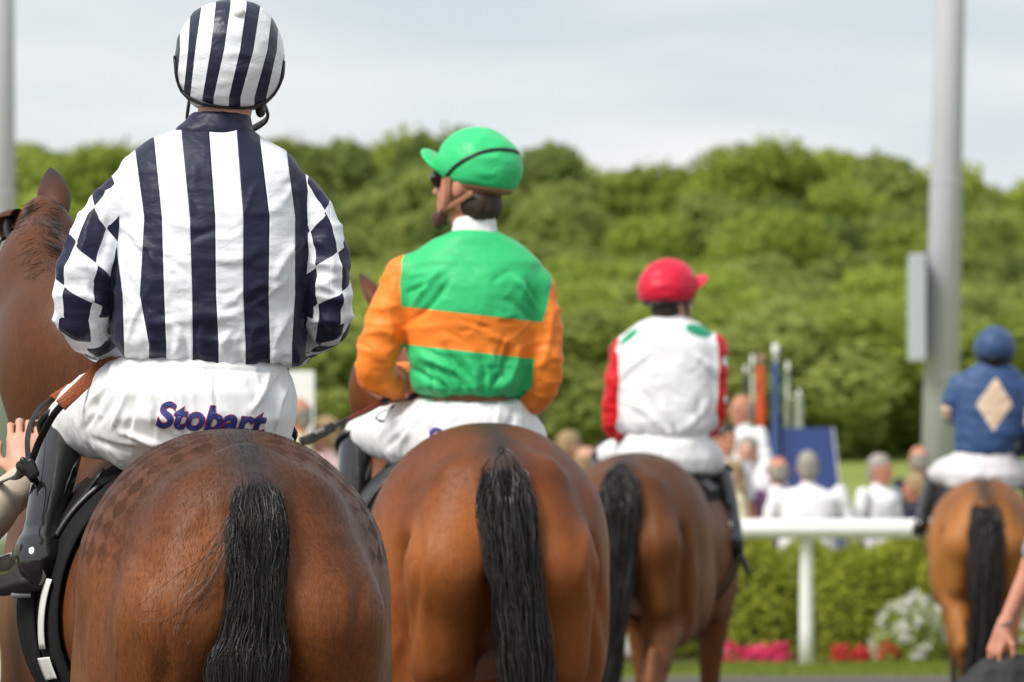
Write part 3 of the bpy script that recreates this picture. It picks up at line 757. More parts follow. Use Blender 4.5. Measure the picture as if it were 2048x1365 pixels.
    tone = .66 - .46 * sstep(1.22, 1.52, z) + .34 * np.exp(-((np.abs(x) - .10) / .05) ** 2 - ((z - 1.36) / .10) ** 2) * (y < .3) - .06 * sstep(1.4, 1.8, y) + .12 * (y > 1.4) * sstep(1.35, 1.6, z)
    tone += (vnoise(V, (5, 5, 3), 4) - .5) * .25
    dorsal = np.exp(-(x / (.034 + .024 * vnoise(V, 14, 9))) ** 2) * sstep(1.40, 1.47, z) * (y < 1.1) * .88
    black = sstep(.62, .34, z) * .95
    ang = np.arctan2(x, z - 1.25)
    qu = ang * .34 / .060 + (vnoise(V, 16, 21) - .5) * .5; rr = np.sqrt((y - .03) ** 2 + (z - 1.44) ** 2 * .8); qv = rr / .066 + (vnoise(V, 16, 22) - .5) * .5
    qm = sstep(.10, .2, y) * sstep(.12, .2, rr) * (1 - sstep(.62, .72, rr)) * sstep(.14, .22, np.abs(ang)) * (1 - sstep(1.35, 1.50, np.abs(ang))) * (z > 1.15)
    H.body = mk('body', H.Vl, Fc, coat, H.root, dict(tone=tone, dorsal=dorsal, black=black, qu=qu, qv=qv, qm=qm), local=True)
    if fur:
        rg = np.random.default_rng(17); Nl = normals(H.Vl, Fc); fc = H.Vl[Fc].mean(1); ok = np.nonzero((fc[:, 1] < .95) & (fc[:, 2] > .78) & (np.abs(fc[:, 0]) > -1) & (Nl[Fc[:, 0], 1] < .55))[0]
        k = rg.choice(ok, fur); wq = rg.dirichlet((1, 1, 1, 1), fur)
        mixv = lambda A: (A[Fc[k]] * (wq if A.ndim == 1 else wq[..., None])).sum(1)
        P = mixv(H.Vl); Nn = mixv(Nl); Nn /= np.linalg.norm(Nn, axis=1)[:, None]
        d = np.stack([np.sign(P[:, 0]) * .30, np.full(fur, -.45), np.full(fur, -1.0)], 1) + rg.normal(size=(fur, 3)) * .16 + ((vnoise(P, (9, 9, 9), 31) - .5) * 1.1)[:, None] * np.array((1, .3, 0))
        d -= Nn * (d * Nn).sum(1)[:, None]; d /= np.maximum(np.linalg.norm(d, axis=1), 1e-6)[:, None]
        L = rg.uniform(.009, .017, fur)[:, None]; sd0 = np.cross(d, Nn) * rg.uniform(.0002, .0004, fur)[:, None]
        p0, p1, p2 = P - Nn * .0005, P + d * L * .5 + Nn * L * .10, P + d * L + Nn * L * .14
        Vh = np.stack([p0 - sd0, p0 + sd0, p1 - sd0 * .8, p1 + sd0 * .8, p2], 1).reshape(-1, 3); b = np.arange(fur)[:, None] * 5
        tn = np.clip(mixv(tone) + rg.normal(size=fur) * .07, 0, 1.1); rep = lambda a: np.repeat(a, 5)
        ch = mk('coat_hair', Vh, [b + np.array([[0, 1, 3, 2]]), b + np.array([[2, 3, 4]])], coat, H.body, dict(tone=rep(tn), dorsal=rep(mixv(dorsal)), black=rep(mixv(black)), qu=rep(mixv(qu)), qv=rep(mixv(qv)), qm=rep(mixv(qm))), local=True); ch['kind'] = 'stuff'
    H.poll, H.hd, H.up, H.side = poll * hs, hd, up, side
    for sx in (-1, 1):
        V2, Q4 = uvs(pt(.17, .035, .088 * sx) * hs, .021 * hs, 12); mk('eye', V2, Q4, M_eye, H.root, local=True)
        # ear: a cupped leaf of skin with a thick rim
        b0 = pt(-.015, .055, .055 * sx); ed = nrm(up * .35 + hd * .95 - side * .1) if bend and sx < 0 else nrm(up * .93 + side * sx * .24 - hd * .08); fw = nrm(side * sx * .75 + hd * .65); sd_ = np.cross(ed, fw)
        ts = np.linspace(0, 1, 12); A = []
        for layer in (0, 1):
            for tq in ts:
                wd = .044 * (math.sin(math.pi * min(1, (tq * .82 + .18)) ** .9) ** .8 + .04); sp = 2.5 - 1.1 * tq
                for a in np.linspace(-sp, sp, 11):
                    r = wd * (1 - .16 * layer)
                    A.append(b0 + ed * (tq * .185) - fw * (math.cos(a) * r * .7) + sd_ * (math.sin(a) * r) + fw * (.035 * tq * tq) + side * sx * -.02 * tq * tq)
        A = np.array(A) * hs; n1, m1 = 12, 11; i = np.arange(n1 - 1)[:, None]; j = np.arange(m1 - 1)[None]
        q = np.stack([i * m1 + j, i * m1 + j + 1, (i + 1) * m1 + j + 1, (i + 1) * m1 + j], -1).reshape(-1, 4)
        rim = []
        o2 = n1 * m1
        for i_ in range(n1 - 1):
            rim += [(i_ * m1, (i_ + 1) * m1, o2 + (i_ + 1) * m1, o2 + i_ * m1), (i_ * m1 + m1 - 1, o2 + i_ * m1 + m1 - 1, o2 + (i_ + 1) * m1 + m1 - 1, (i_ + 1) * m1 + m1 - 1)]
        nv = len(A); tn = np.tile(np.repeat(ts, 11), 2)
        mk('ear', A, np.concatenate([q[:, ::-1], q + o2, np.array(rim)]), coat, H.root, dict(tone=.35 - .3 * tn, dorsal=np.zeros(nv), black=.25 + .65 * sstep(.55, 1, tn), qu=np.zeros(nv), qv=np.zeros(nv), qm=np.zeros(nv)), local=True)
    # mane: short dark tufts along the crest
    if mane:
        C = spline(np.array([p[:3] + np.array((0, -.05, p[3] * .85)) * np.array((1, 1, 1)) for p in NP]), 60)[10:]
        rg = np.random.default_rng(5); n = 3200; k = rg.integers(0, len(C), n)
        tg = np.gradient(C, axis=0)[k]; tg /= np.linalg.norm(tg, axis=1)[:, None]
        bk = np.cross(tg, np.cross((0, 0, 1), tg)); bk = np.array([nrm(q + (0, -.35, 0)) for q in bk])
        P0 = []
        for i_ in range(n):
            loc, nn, ix, dd = BV_ray(H.bvh, (C[k[i_]] + bk[i_] * .3 + rg.normal(size=3) * .012) * hs, -bk[i_])
            P0.append(loc if loc is not None else C[k[i_]] * hs)
        P0 = np.array(P0); mm = 8; q = np.linspace(0, 1, mm)[None, :, None]; ln = rg.uniform(.03, .065, (n, 1, 1)) * hs
        fall = np.stack([rg.choice([1, 1, 1, -1], n) * .9, np.zeros(n), -.8 * np.ones(n)], 1)[:, None] + rg.normal(size=(n, 1, 3)) * .14
        S = P0[:, None] + bk[:, None] * ln * (q * .22) + fall * ln * q * .75
        Vs, Qs = strands(S, np.linspace(.0011, .0005, mm) * hs, 2); mo = mk('mane', Vs, Qs, M_hair, H.root, local=True); mo['kind'] = 'stuff'
    # tail: dark core with loose hairs hung round it; path points are (u, v, offset behind the dock, half width in px)
    TP = np.array([list(H.L(Q(a, b, dock[2] + d))) + [PX(wv, dock[2])] for a, b, d, wv in tail])
    ex = TP[-1].copy(); ex[:3] += np.array((TP[-1][0] - TP[-2][0], 0, -.42 * hs)); ex[3] *= .45; TP = np.vstack([TP, ex])
    TT = spline(TP, 44)
    Vt, Qt = tube(TT[:, :3], np.maximum(TT[:, 3] * .74, .005), 16, flat=.55, up=(0, 1, 0.0))
    T = mk('tail', Vt, quads_clean(Qt), M_hair_core, H.root, local=True)
    rg = np.random.default_rng(11); n = nstr; pass
    st = rg.uniform(0, .36, n) ** 1.2; en = np.clip(rg.normal(.92, .08, n), .6, 1); en[st > .2] = np.clip(en[st > .2] + .05, 0, 1)
    q = np.linspace(0, 1, m)[None]; tq = st[:, None] + (en - st)[:, None] * q
    gi = tq * 43; i0 = np.clip(gi.astype(int), 0, 42); fr = (gi - i0)[..., None]; base = TT[i0] * (1 - fr) + TT[i0 + 1] * fr
    ph = rg.uniform(0, 2 * np.pi, n); rad = np.sqrt(rg.uniform(.35, 1, n)) * .93
    wn_ = 1.0; cl_ = rg.integers(0, 46, n) ; cp = rg.uniform(0, 6.28, 46)
    wob = .08 * np.sin(tq * 15 + cp[cl_][:, None]) + .045 * np.sin(tq * 37 + ph[:, None] * 3) * rg.uniform(0, 1, n)[:, None]
    lk = rg.integers(0, 70, n); lx, ly = np.cos(rg.uniform(0, 6.28, 70)) * rg.uniform(.2, .95, 70), np.sin(rg.uniform(0, 6.28, 70)) * .8
    fl = np.minimum(1, (q * 5 + .25)); W_ = base[..., 3] * fl
    S = base[..., :3].copy()
    pull = clump * sstep(.12, .9, q) * rg.uniform(.5, 1.1, (n, 1)); S[..., 0] += W_ * ((rad * np.cos(ph))[:, None] * (1 - pull) + lx[lk][:, None] * pull) + W_ * wob
    S[..., 1] += W_ * .62 * ((rad * np.sin(ph))[:, None] * (1 - pull * .7) + ly[lk][:, None] * pull * .7) + W_ * .14 * np.cos(tq * 13 + cp[cl_][:, None] * 2)
    kw = rg.uniform(45, 110, (n, 1)); ka = kink * hs * rg.uniform(.3, 1.4, (n, 1)); kp = rg.uniform(0, 6.28, (n, 1)); S[..., 0] += ka * np.sin(tq * kw + kp); S[..., 1] += ka * np.cos(tq * kw * .8 + kp * 2)
    S[..., 2] += rg.normal(size=(n, 1)) * .01
    sh = rg.uniform(size=n) < .12; S[sh] = S[sh][:, :1] + (S[sh] - S[sh][:, :1]) * rg.uniform(.15, .5, (sh.sum(), 1, 1)); S[sh, :, 2] += .008 * hs
    loose = rg.uniform(size=n) < .08
    S[loose, :, 0] += (rg.normal(size=(loose.sum(), 1)) * .018 * hs) * q ** 2
    if flick is not None:
        k = np.argsort(S[:, -1, 0])[:int(n * .006)]
        k = k[rg.uniform(size=len(k)) < .8]; S[k, :, 0] += (rg.normal(size=(len(k), 1)) * .03) * q ** 1.5
        S[k, :, 0] -= (rg.uniform(.3, 1, (len(k), 1)) * flick) * sstep(.25, .95, q)
        S[k, :, 2] += (rg.uniform(.2, .8, (len(k), 1)) * flick) * sstep(.3, 1, q)
    Vs, Qs = strands(S, np.concatenate([np.full(m - 4, srad), srad * np.linspace(1, .3, 4)]), 8)
    th = mk('tail_hair', Vs, Qs, M_hair, T, local=True); th['kind'] = 'stuff'
    tag(H.root, label, 'horse', group)
    return H
def BV_ray(b, o, d, dist=5.0):
    return b.ray_cast(Vector([float(x) for x in o]), Vector([float(x) for x in d]), dist)
def wrap(H, y0, y1, a0, a1, ny, na, off, zc=1.2, fn=None):
    """points on the horse's skin (local), rows along y, columns round the barrel by angle from straight up (left negative)"""
    P = []
    for i in range(ny):
        for j in range(na):
            u, v = i / (ny - 1), j / (na - 1)
            y, a = (y0 + (y1 - y0) * u, math.radians(a0 + (a1 - a0) * v)) if fn is None else fn(u, v)
            o = np.array((0, y, zc)) * H.hs; d = np.array((math.sin(a), 0, math.cos(a)))
            loc, nn, ix, dd = BV_ray(H.bvh, o, d)
            P.append((np.array(loc) if loc is not None else o + d * .3 * H.hs) + d * (off if not callable(off) else off(u, v)))
    return np.array(P)
def cloth(name, H, P, ny, na, th, mat, parent, label=None):
    """closed sheet of thickness th over the grid of points P"""
    P = np.asarray(P).reshape(ny, na, 3); ctr = np.array((0, 0, 1.2 * H.hs))
    d = P - np.stack([np.zeros((ny, na)), P[..., 1], np.full((ny, na), 1.2 * H.hs)], -1); d /= np.linalg.norm(d, axis=2)[..., None]
    V = np.concatenate([P.reshape(-1, 3), (P + d * th).reshape(-1, 3)]); o = ny * na
    i = np.arange(ny - 1)[:, None]; j = np.arange(na - 1)[None]
    q = np.stack([i * na + j, i * na + j + 1, (i + 1) * na + j + 1, (i + 1) * na + j], -1).reshape(-1, 4)
    rim = []
    for a in range(ny - 1):
        rim += [(a * na, (a + 1) * na, o + (a + 1) * na, o + a * na), (a * na + na - 1, o + a * na + na - 1, o + (a + 1) * na + na - 1, (a + 1) * na + na - 1)]
    for b in range(na - 1):
        rim += [(b, o + b, o + b + 1, b + 1), ((ny - 1) * na + b, (ny - 1) * na + b + 1, o + (ny - 1) * na + b + 1, o + (ny - 1) * na + b)]
    return mk(name, V, np.concatenate([q, q[:, ::-1] + o, np.array(rim)]), mat, parent, local=True)
M_cloth = plain('saddle_cloth_black', (0.012, 0.012, 0.013), 0.9, 0.2, 30, 0.3, 200, spec=.15)
M_white_cloth = plain('number_white', (0.72, 0.72, 0.68), 0.7, 0.06)
def tack(H, who, y0=.62, y1=1.32, drop=100, num=None, feet=None, fl=(40, 84)):
    """saddle cloth, saddle with girth, leathers and irons, bridle: things of their own that lie on the horse"""
    def own(name):
        return empty(name, H.loc, H.yaw)
    sc_ = own('saddle_cloth')
    cloth('cloth', H, wrap(H, y0, y1, -drop, drop, 14, 60, .012), 14, 60, .006, M_cloth, sc_)
    if num:
        for k, (nm, fn) in enumerate(num):
            cloth('numeral', H, wrap(H, 0, 0, 0, 0, 5, 12, .026, fn=fn), 5, 12, .002, M_white_cloth, sc_)
    tag(sc_, f'black saddle cloth {who}' + (' with a white numeral one' if num else ''), 'saddle cloth', 'saddle cloths')
    sd_ = own('saddle')
    for s in (-1, 1):
        cloth('flap', H, wrap(H, y0 + .16, y1 - .04, s * fl[0], s * fl[1], 10, 16, lambda u, v: .019), 10, 16, .012, M_blk, sd_)
    cloth('seat', H, wrap(H, y0 + .22, y1 - .10, -30, 30, 14, 16, lambda u, v: .02 + .03 * max(0, 2 * u - 1) ** 2), 14, 16, .012, M_blk, sd_)
    cloth('girth', H, wrap(H, 1.18, 1.28, 62, 298, 4, 40, .021), 4, 40, .006, M_cloth, sd_)
    for s, fp in feet or ():
        top = wrap(H, 1.14, 1.14, s * 36, s * 30, 2, 2, .05)[0]; fp = H.L(fp) - np.array((s * .024, 0, 0))
        mid = (top + fp) / 2 + np.array((s * .03, 0, 0))
        V, Q4 = tube([top, mid, fp + (0, 0, .14)], .014, 6, 14, flat=.3, up=(1, 0, 0)); mk('stirrup_leather', V, quads_clean(Q4), M_blk, sd_, local=True)
        P = [fp + np.array((a, 0, b)) for a, b in ((-.048, 0), (-.048, .05), (-.035, .105), (0, .13), (.035, .105), (.048, .05), (.048, 0))]
        V, Q4 = tube(P, .006, 6, 26); iron = mk('stirrup_iron', V, quads_clean(Q4), M_steel, sd_, local=True)
        V, T3 = bevbox(fp, (.054, .020, .007), .003); mk('tread', V, T3, M_steel, iron, local=True)
    tag(sd_, f'small black racing saddle {who}', 'saddle', 'racing saddles')
    br = own('bridle'); hs = H.hs
    pt = lambda a, b, d=0: H.poll + (H.hd * a + H.up * b + H.side * d) * hs
    def loop(a, up_, dn, sd2, tilt=0, w_=.011, nm='strap'):
        P = [pt(a + tilt * math.sin(q), (up_ + dn) / 2 + (up_ - dn) / 2 * math.sin(q), sd2 * math.cos(q)) for q in np.linspace(0, 2 * np.pi, 25)[:-1]]
        V, Q4 = tube(P, w_ * hs, 6, closed=True, flat=.45, up=H.hd); mk(nm, V, Q4, M_blk, br, local=True)
    loop(-.01, .095, -.15, .098, .03, nm='headpiece'); loop(.09, .09, -.04, .102, 0, .009, 'browband'); loop(.40, .045, -.115, .072, 0, .012, 'noseband')
    for s in (-1, 1):
        V, Q4 = tube([pt(.02, .02, .10 * s), pt(.2, -.04, .105 * s), pt(.38, -.06, .082 * s), pt(.50, -.075, .07 * s)], .009 * hs, 6, 16, flat=.45, up=H.side); mk('cheek_strap', V, quads_clean(Q4), M_blk, br, local=True)
        P = [pt(.505 + .035 * math.cos(q), -.08 + .035 * math.sin(q), .066 * s) for q in np.linspace(0, 2 * np.pi, 17)[:-1]]
        V, Q4 = tube(P, .004 * hs, 6, closed=True); mk('bit_ring', V, Q4, M_steel, br, local=True)
    tag(br, f'black leather bridle {who}', 'bridle', 'bridles')
    return sc_, sd_, br
def neckpts(H0, pts):
    return pts
# ------------------------------------------------------------------ people
def skin_mat(name, c):
    t = NT(name); f = t.noise(18, 4, 0.6); f2 = t.noise(90, 2, 0.5)
    t.set(color=t.mix(t.mr(f, .3, .7, 0, 1), tuple(x * .88 for x in c), (min(1, c[0] * 1.1), c[1] * 1.0, c[2] * .95)), rough=.5, spec=.4, normal=t.bump(f2, .12, .002)); return t.mat
M_skin = skin_mat('skin_fair', (.58, .33, .24)); M_skin2 = skin_mat('skin_ruddy', (.52, .23, .15)); M_skin3 = skin_mat('skin_tan', (.42, .22, .13))
def hairm(name, c): return plain(name, c, .6, .35, 40, .6, 140, (1, 1, .3))
M_brown = hairm('hair_brown', (.035, .018, .011)); M_grey = hairm('hair_grey', (.30, .27, .23)); M_sand = hairm('hair_sand', (.30, .20, .10)); M_dkh = hairm('hair_dark', (.02, .014, .01))
M_rubber = plain('sole_rubber', (.012, .012, .012), .7)

def head_prims(f, c, R, sc=1.0):
    p = lambda x, y, z: c + R @ (np.array((x, y, z)) * sc); r = lambda *a: np.array(a) * sc
    f.add(ell(p(0, -.012, .02), r(.077, .098, .10), R), .03)
    f.add(ell(p(0, .03, -.035), r(.062, .068, .085), R), .03)
    f.add(ell(p(0, .062, -.092), r(.034, .03, .026), R), .03)
    f.add(cone(p(0, .088, .008), p(0, .112, -.028), .009 * sc, .015 * sc), .012)
    for s in (-1, 1):
        f.add(ell(p(.030 * s, .086, .024), r(.026, .012, .009), R), .015)
        f.add(ell(p(.079 * s, -.004, -.012), r(.011, .020, .033), R), .008)
        f.sub(ell(p(.031 * s, .108, .006), r(.017, .016, .012), R), .014)
    f.add(ell(p(0, .090, -.060), r(.024, .011, .006), R), .008); f.add(ell(p(0, .088, -.070), r(.021, .011, .007), R), .008)
def eyes(c, R, parent, sc=1.0):
    for s in (-1, 1):
        V, Q4 = uvs(c + R @ (np.array((.031 * s, .083, .006)) * sc), .0125 * sc, 12); mk('eye', V, Q4, M_eye, parent)
def hair_shell(c, R, mat, parent, style, h=.006, sc=1.0):
    p = lambda x, y, z: c + R @ (np.array((x, y, z)) * sc); r = lambda *a: np.array(a) * sc
    f = Field(h); f.add(ell(p(0, -.016, .026), r(.084, .104, .104), R), .02)
    if style in ('short', 'long'): f.add(ell(p(0, -.05, -.045), r(.070, .062, .07), R), .03)
    if style == 'long': f.add(ell(p(0, -.055, -.13), r(.085, .06, .12), R), .04)
    f.sub(ell(p(0, .095, -.055), r(.078, .10, .115), R), .01)
    for s in (-1, 1): f.sub(ell(p(.08 * s, .01, -.04), r(.03, .035, .06), R), .01)
    if style == 'fringe': f.add(ell(p(0, -.05, -.04), r(.070, .062, .06), R), .02).sub(ell(p(0, .0, .10), r(.12, .13, .085), R), .01)
    V, Fc = f.mesh(1)
    if not len(V): return None
    V = V + normals(V, Fc) * ((vnoise(V, (70, 70, 26), 6) - .5) * .012)[:, None]
    return mk('hair', V, Fc, mat, parent)
def hand_prims(f, wr, d, n, thumb, curl=(.5, .8, .6), sc=1.0, spread=.0):
    """wr wrist, d towards the fingers, n out of the back of the hand, thumb +1/-1 side along cross(d, n)"""
    d, n = nrm(d), np.asarray(n, float); n = nrm(n - d * (n @ d)); s = np.cross(d, n) * thumb
    P = lambda a, b, c_: wr + (d * a + s * b + n * c_) * sc
    f.add(cone(P(-.03, 0, 0), P(.02, 0, 0), .026 * sc, .030 * sc, n, .8), .02)
    f.add(ell(P(.048, .002, 0), np.array((.041, .050, .017)) * sc, np.stack([s, d, n], 1)), .02)
    kn = []
    for i, (bx, by, L, r) in enumerate(((.031, .088, (.043, .026, .021), .0088), (.010, .093, (.047, .030, .023), .0091), (-.011, .090, (.043, .028, .022), .0086), (-.031, .081, (.034, .021, .018), .0076))):
        a = P(by, bx, .003); kn.append(a); f.add(cone(P(.03, bx * .7, 0), a, .011 * sc, .0105 * sc), .012)
        th = 0.0; dd = d + s * spread * (1.5 - i)
        for k, l in enumerate(L):
            th += curl[k]; q = nrm(dd) * math.cos(th) - n * math.sin(th); b = a + q * l * sc
            f.add(cone(a, b, r * (1 - .07 * k) * sc, r * (.93 - .08 * k) * sc), .004); a = b
    a = P(.018, .030, -.006); b = a + nrm(d * .62 + s * .72 - n * .25) * .045 * sc; f.add(cone(a, b, .016 * sc, .0115 * sc), .014)
    c_ = b + nrm(d * .9 + s * .15 - n * .4) * .032 * sc; f.add(cone(b, c_, .0112 * sc, .0100 * sc), .004)
    e = c_ + nrm(d * .85 - s * .2 - n * .45) * .025 * sc; f.add(cone(c_, e, .0100 * sc, .0085 * sc), .004)
    return kn
def chain(f, pts, k=.02):
    for a, b in zip(pts[:-1], pts[1:]): f.add(cone(a[:3], b[:3], a[3], b[3]), k)
def chain_eval(pts):
    pr = [cone(a[:3], b[:3], a[3], b[3]) for a, b in zip(pts[:-1], pts[1:])]
    return lambda V: np.min([p.fn(V[:, 0], V[:, 1], V[:, 2]) for p in pr], 0)
def chain_uv(pts, V, ref):
    """distance along the chain and angle round it for each vertex"""
    best = np.full(len(V), 1e9); cu = np.zeros(len(V)); cv = np.zeros(len(V)); s0 = 0
    ref = nrm(ref)
    for a, b in zip(pts[:-1], pts[1:]):
        a3, b3 = np.asarray(a[:3]), np.asarray(b[:3]); L = np.linalg.norm(b3 - a3); t = (b3 - a3) / L
        q = np.clip((V - a3) @ t, 0, L); off = V - a3 - q[:, None] * t; dd = np.linalg.norm(off, axis=1)
        r1 = nrm(ref - t * (ref @ t)); r2 = np.cross(t, r1)
        m = dd < best; best[m] = dd[m]; cu[m] = (s0 + q)[m]; cv[m] = np.arctan2(off @ r2, off @ r1)[m]; s0 += L
    return cu, cv
def qrow(Y0):
    def row(v, xl, xr, b, dy=0.0, n=2.25):
        p = Q((xl + xr) / 2, v, Y0 + dy); return (p[2], p[0], p[1], PX((xr - xl) / 2, Y0 + dy), b, n)
    return row
def qch(Y0):
    return lambda pts: [np.append(Q(u, v, Y0 + dy), r) for u, v, dy, r in pts]
def folds(V, N, amp, sc, seed, mask=1.0):
    a = ridge(V, sc, seed); b = ridge(V, np.array(sc) * 2.1, seed + 5)
    return V + N * ((a ** 2 * .75 + b ** 2 * .35 - .45) * amp * mask)[:, None]

M_patent = NT('patent_leather'); M_patent.set(color=(.008, .008, .009), rough=.12, spec=.7, coat=.5, coatr=.05, normal=M_patent.bump(M_patent.noise(11, 3, .5, (1, 1, .6)), .05, .02)); M_patent = M_patent.mat
t = NT('breeches_white'); f = t.noise(26, 3, .55, (1, 1, .6), .6); f2 = t.noise(420, 2, .5)
t.set(color=t.mix(f, (.74, .74, .755), (.84, .84, .85)), rough=.52, spec=.35, sheen=.1, normal=t.bump(f2, .05, .001, t.bump(f, .12, .012))); M_breech = t.mat

def jockey(J):
    """builds one rider from pixel measurements of the photograph at depth J['Y']; every part gets real depth"""
    Y = J['Y']; row, ch = qrow(Y), qch(Y); h = J.get('h', .006)
    root = empty('person', Q(*J['seat'], Y)); tag(root, J['label'], 'person', 'riders on the racehorses')
    J['root'] = root
    # body: head, neck, trunk, arms to the wrist, legs - one skin, mostly under the clothes
    hc = Q(J['head'][0], J['head'][1], Y + J['head'][2]); R = frame(math.radians(J['yaw']), math.radians(J.get('pitch', 0))); J['hc'], J['R'] = hc, R
    f = Field(h * 1.45); head_prims(f, hc, R)
    nb = Q(*J['neckbase'][:2], Y + J['neckbase'][2])
    f.add(cone(hc + R @ np.array((0, -.02, -.07)), nb - np.array((0, 0, .05)), .058, .066), .03)
    slL, slR = ch(J['sleeveL']), ch(J['sleeveR']); J['slL'], J['slR'] = slL, slR
    tr = [row(*r) for r in J['torso']]; br = [row(*r) for r in J['breech']]
    f.add(loft([(z, x, y, max(.03, a - .035), max(.03, b - .03), 2.2) for z, x, y, a, b, n in tr + [q for q in br if q[0] < tr[-1][0] - .02]]), .04)
    for s in (slL, slR): chain(f, [np.append(p[:3], max(.02, p[3] * .62)) for p in s], .02)
    parts = [f.mesh(2)]
    for key in ('handL', 'handR'):
        if key in J:
            g = Field(.0032); u, v, dy, d, n, th, curl = J[key]; wr = Q(u, v, Y + dy)
            hand_prims(g, wr, d, n, th, curl, .92); sl = slL if key == 'handL' else slR
            g.add(cone(sl[-1][:3], wr, .03, .026), .02); parts.append(g.mesh(1))
    V, Fc = join(parts); body = mk('body', V, Fc, J.get('skin', M_skin), root)
    # jacket
    f = Field(h); tl = loft(tr); f.add(tl, .02)
    kk = J.get('armk', .035); pl, pr = [chainp(slL)], [chainp(slR)]
    for p in pl + pr: f.add(p, kk)
    for p in J.get('extra', lambda q: [])(ch): f.add(p, .03)
    V, Fc = f.mesh(2); N = normals(V, Fc)
    el, er = chain_eval(slL), chain_eval(slR); dt = tl.fn(*V.T)
    sl = np.maximum(dt - el(V), dt - er(V)) + J.get('seam', -.012)
    zt, zb = tr[0][0], tr[-1][0]
    zs = [r[0] for r in tr]; ztop, zbot = max(zs), min(zs)
    q = (V[:, 2] - zbot) / (ztop - zbot)
    V = folds(V, N, J.get('fold', .010), J.get('foldsc', (11, 11, 17)), J['seed'], .55 + .6 * (1 - sstep(0, .55, q)))
    V = V + N * ((ridge(V, (34, 34, 7), J['seed'] + 2) - .5) * .010 * (1 - sstep(.02, .20, q)) * (sl < .01))[:, None]
    w2 = sstep(-.005, .02, sl); V = V + N * ((ridge(V, (15, 15, 24), J['seed'] + 9) ** 2 - .3) * J.get('armfold', .012) * w2)[:, None]
    rc = random.Random(J['seed'] * 13); nr = J.get('rcr', 34); ln = []
    us = [a for r_ in J['torso'] for a in r_[1:3]]; u0_, u1_ = min(us), max(us); v0_, v1_ = J['torso'][0][0], J['torso'][-1][0]; sc_ = (u1_ - u0_) / 400
    for _ in range(nr):
        cu_, cv_ = rc.uniform(u0_, u1_), v0_ + (v1_ - v0_) * rc.random() ** .6; an = rc.gauss(0, .45) + (.5 if cu_ < (u0_ + u1_) / 2 else -.5); hl_ = rc.uniform(18, 60) * sc_
        ln.append((cu_ - hl_ * math.cos(an), cv_ - hl_ * math.sin(an), cu_ + hl_ * math.cos(an), cv_ + hl_ * math.sin(an), rc.uniform(4.5, 9) * max(sc_, .6), rc.choice([-1, 1]) * rc.uniform(.002, .0045)))
    V = crease(V, normals(V, Fc), list(J.get('jcr', [])) + ln)
    at = J['paint'](V, dict(sl=sl, q=q)); at['sl'] = sl
    jk = mk('jacket', V, Fc, J['jacketmat'], root, at); J['jk'] = jk
    # collar band
    if 'collar' in J:
        f = Field(.005); rr = [row(*r) for r in J['collar']]; f.add(loft(rr), .01)
        V, Fc = f.mesh(2); V = folds(V, normals(V, Fc), .004, (20, 20, 30), 5); mk('collar', V, Fc, J['collarmat'], root)
    # breeches
    f = Field(h); f.add(loft(br), .03)
    for key in ('legL', 'legR'):
        pts = ch(J[key]); J[key + 'w'] = pts
        f.add(chainp(pts), J.get('legk', .05))
    for u, v, dy, r in J.get('butt', []): f.add(ell(Q(u, v, Y + dy), (r, r, r)), .06)
    V, Fc = f.mesh(2); N = normals(V, Fc)
    V = folds(V, N, J.get('bfold', .009), (17, 17, 8), J['seed'] + 3)
    V = crease(V, normals(V, Fc), [(a, b, c_, d, w_, h_ * 1.45) for a, b, c_, d, w_, h_ in J.get('bcr', [])])
    bz = mk('breeches', V, Fc, J.get('breechmat', M_breech), root); J['bz'] = bz; J['bzb'] = bvh(V, Fc)
    # boots
    for key, lg in (('bootL', 'legL'), ('bootR', 'legR')):
        if key not in J: continue
        sh, ft = J[key]; sh, ft = ch(sh), ch(ft)
        f = Field(.0095); f.add(chainp(sh), .02); f.add(chainp(ft), .045); f.add(cone(sh[-1][:3], ft[0][:3], sh[-1][3], ft[0][3]), .012)
        pass
        V, Fc = f.mesh(2); N = normals(V, Fc); lo = min(p[2] for p in sh); V = folds(V, N, .006, (6, 6, 18), J['seed'] + 7, sstep(lo + .12, lo + .02, V[:, 2]))
        bo = mk('boot', V, Fc, J.get('bootmat', M_patent), root)
        c0 = sh[0]; ax_ = nrm(sh[0][:3] - sh[1][:3]); up = np.cross(ax_, (0, 1, 0)); up = nrm(up); w_ = np.cross(ax_, up)
        zp = [p[:3] + np.array((.45 * p[3], -.90 * p[3], 0)) for p in sh]; Vz, Qz = tube(zp, .006, 6, 24, flat=.5, up=(.45, -.9, 0)); mk('zip', Vz, quads_clean(Qz), M_blk, bo)
        P = [sh[0][:3] - ax_ * .012 + (up * math.cos(a) + w_ * math.sin(a)) * (c0[3] + .004) for a in np.linspace(0, 2 * np.pi, 25)[:-1]]
        Vv, Q4 = tube(P, .009, 6, closed=True); mk('boot_top', Vv, Q4, M_blk, bo)
        a, b = ft[0], ft[-1]; sd2 = nrm(np.cross(b[:3] - a[:3], (0, 0, 1)))
        f = Field(.006); f.add(cone(a[:3] - (0, 0, a[3] * .80), b[:3] - (0, 0, b[3] * .8), .021, .014, sd2, 2.4), .01); V, Fc = f.mesh(1); mk('sole', V, Fc, M_rubber, bo)
    return J
def surf_px(b, u, v, y0, off=.004, back=True):
    """point on a surface where the line of sight through (u, v) meets it (from behind the rider, or from the front)"""
    if back: o = Q(u, v, y0 - 1.2); d = nrm(Q(u, v, y0 + 1) - o)
    else: o = Q(u, v, y0 + 1.2); d = nrm(Q(u, v, y0 - 1) - o)
    loc, nn, i, dd = BV_ray(b, o, d, 3)
    if loc is None: return None, None
    return np.array(loc) + np.array(nn) * off, np.array(nn)
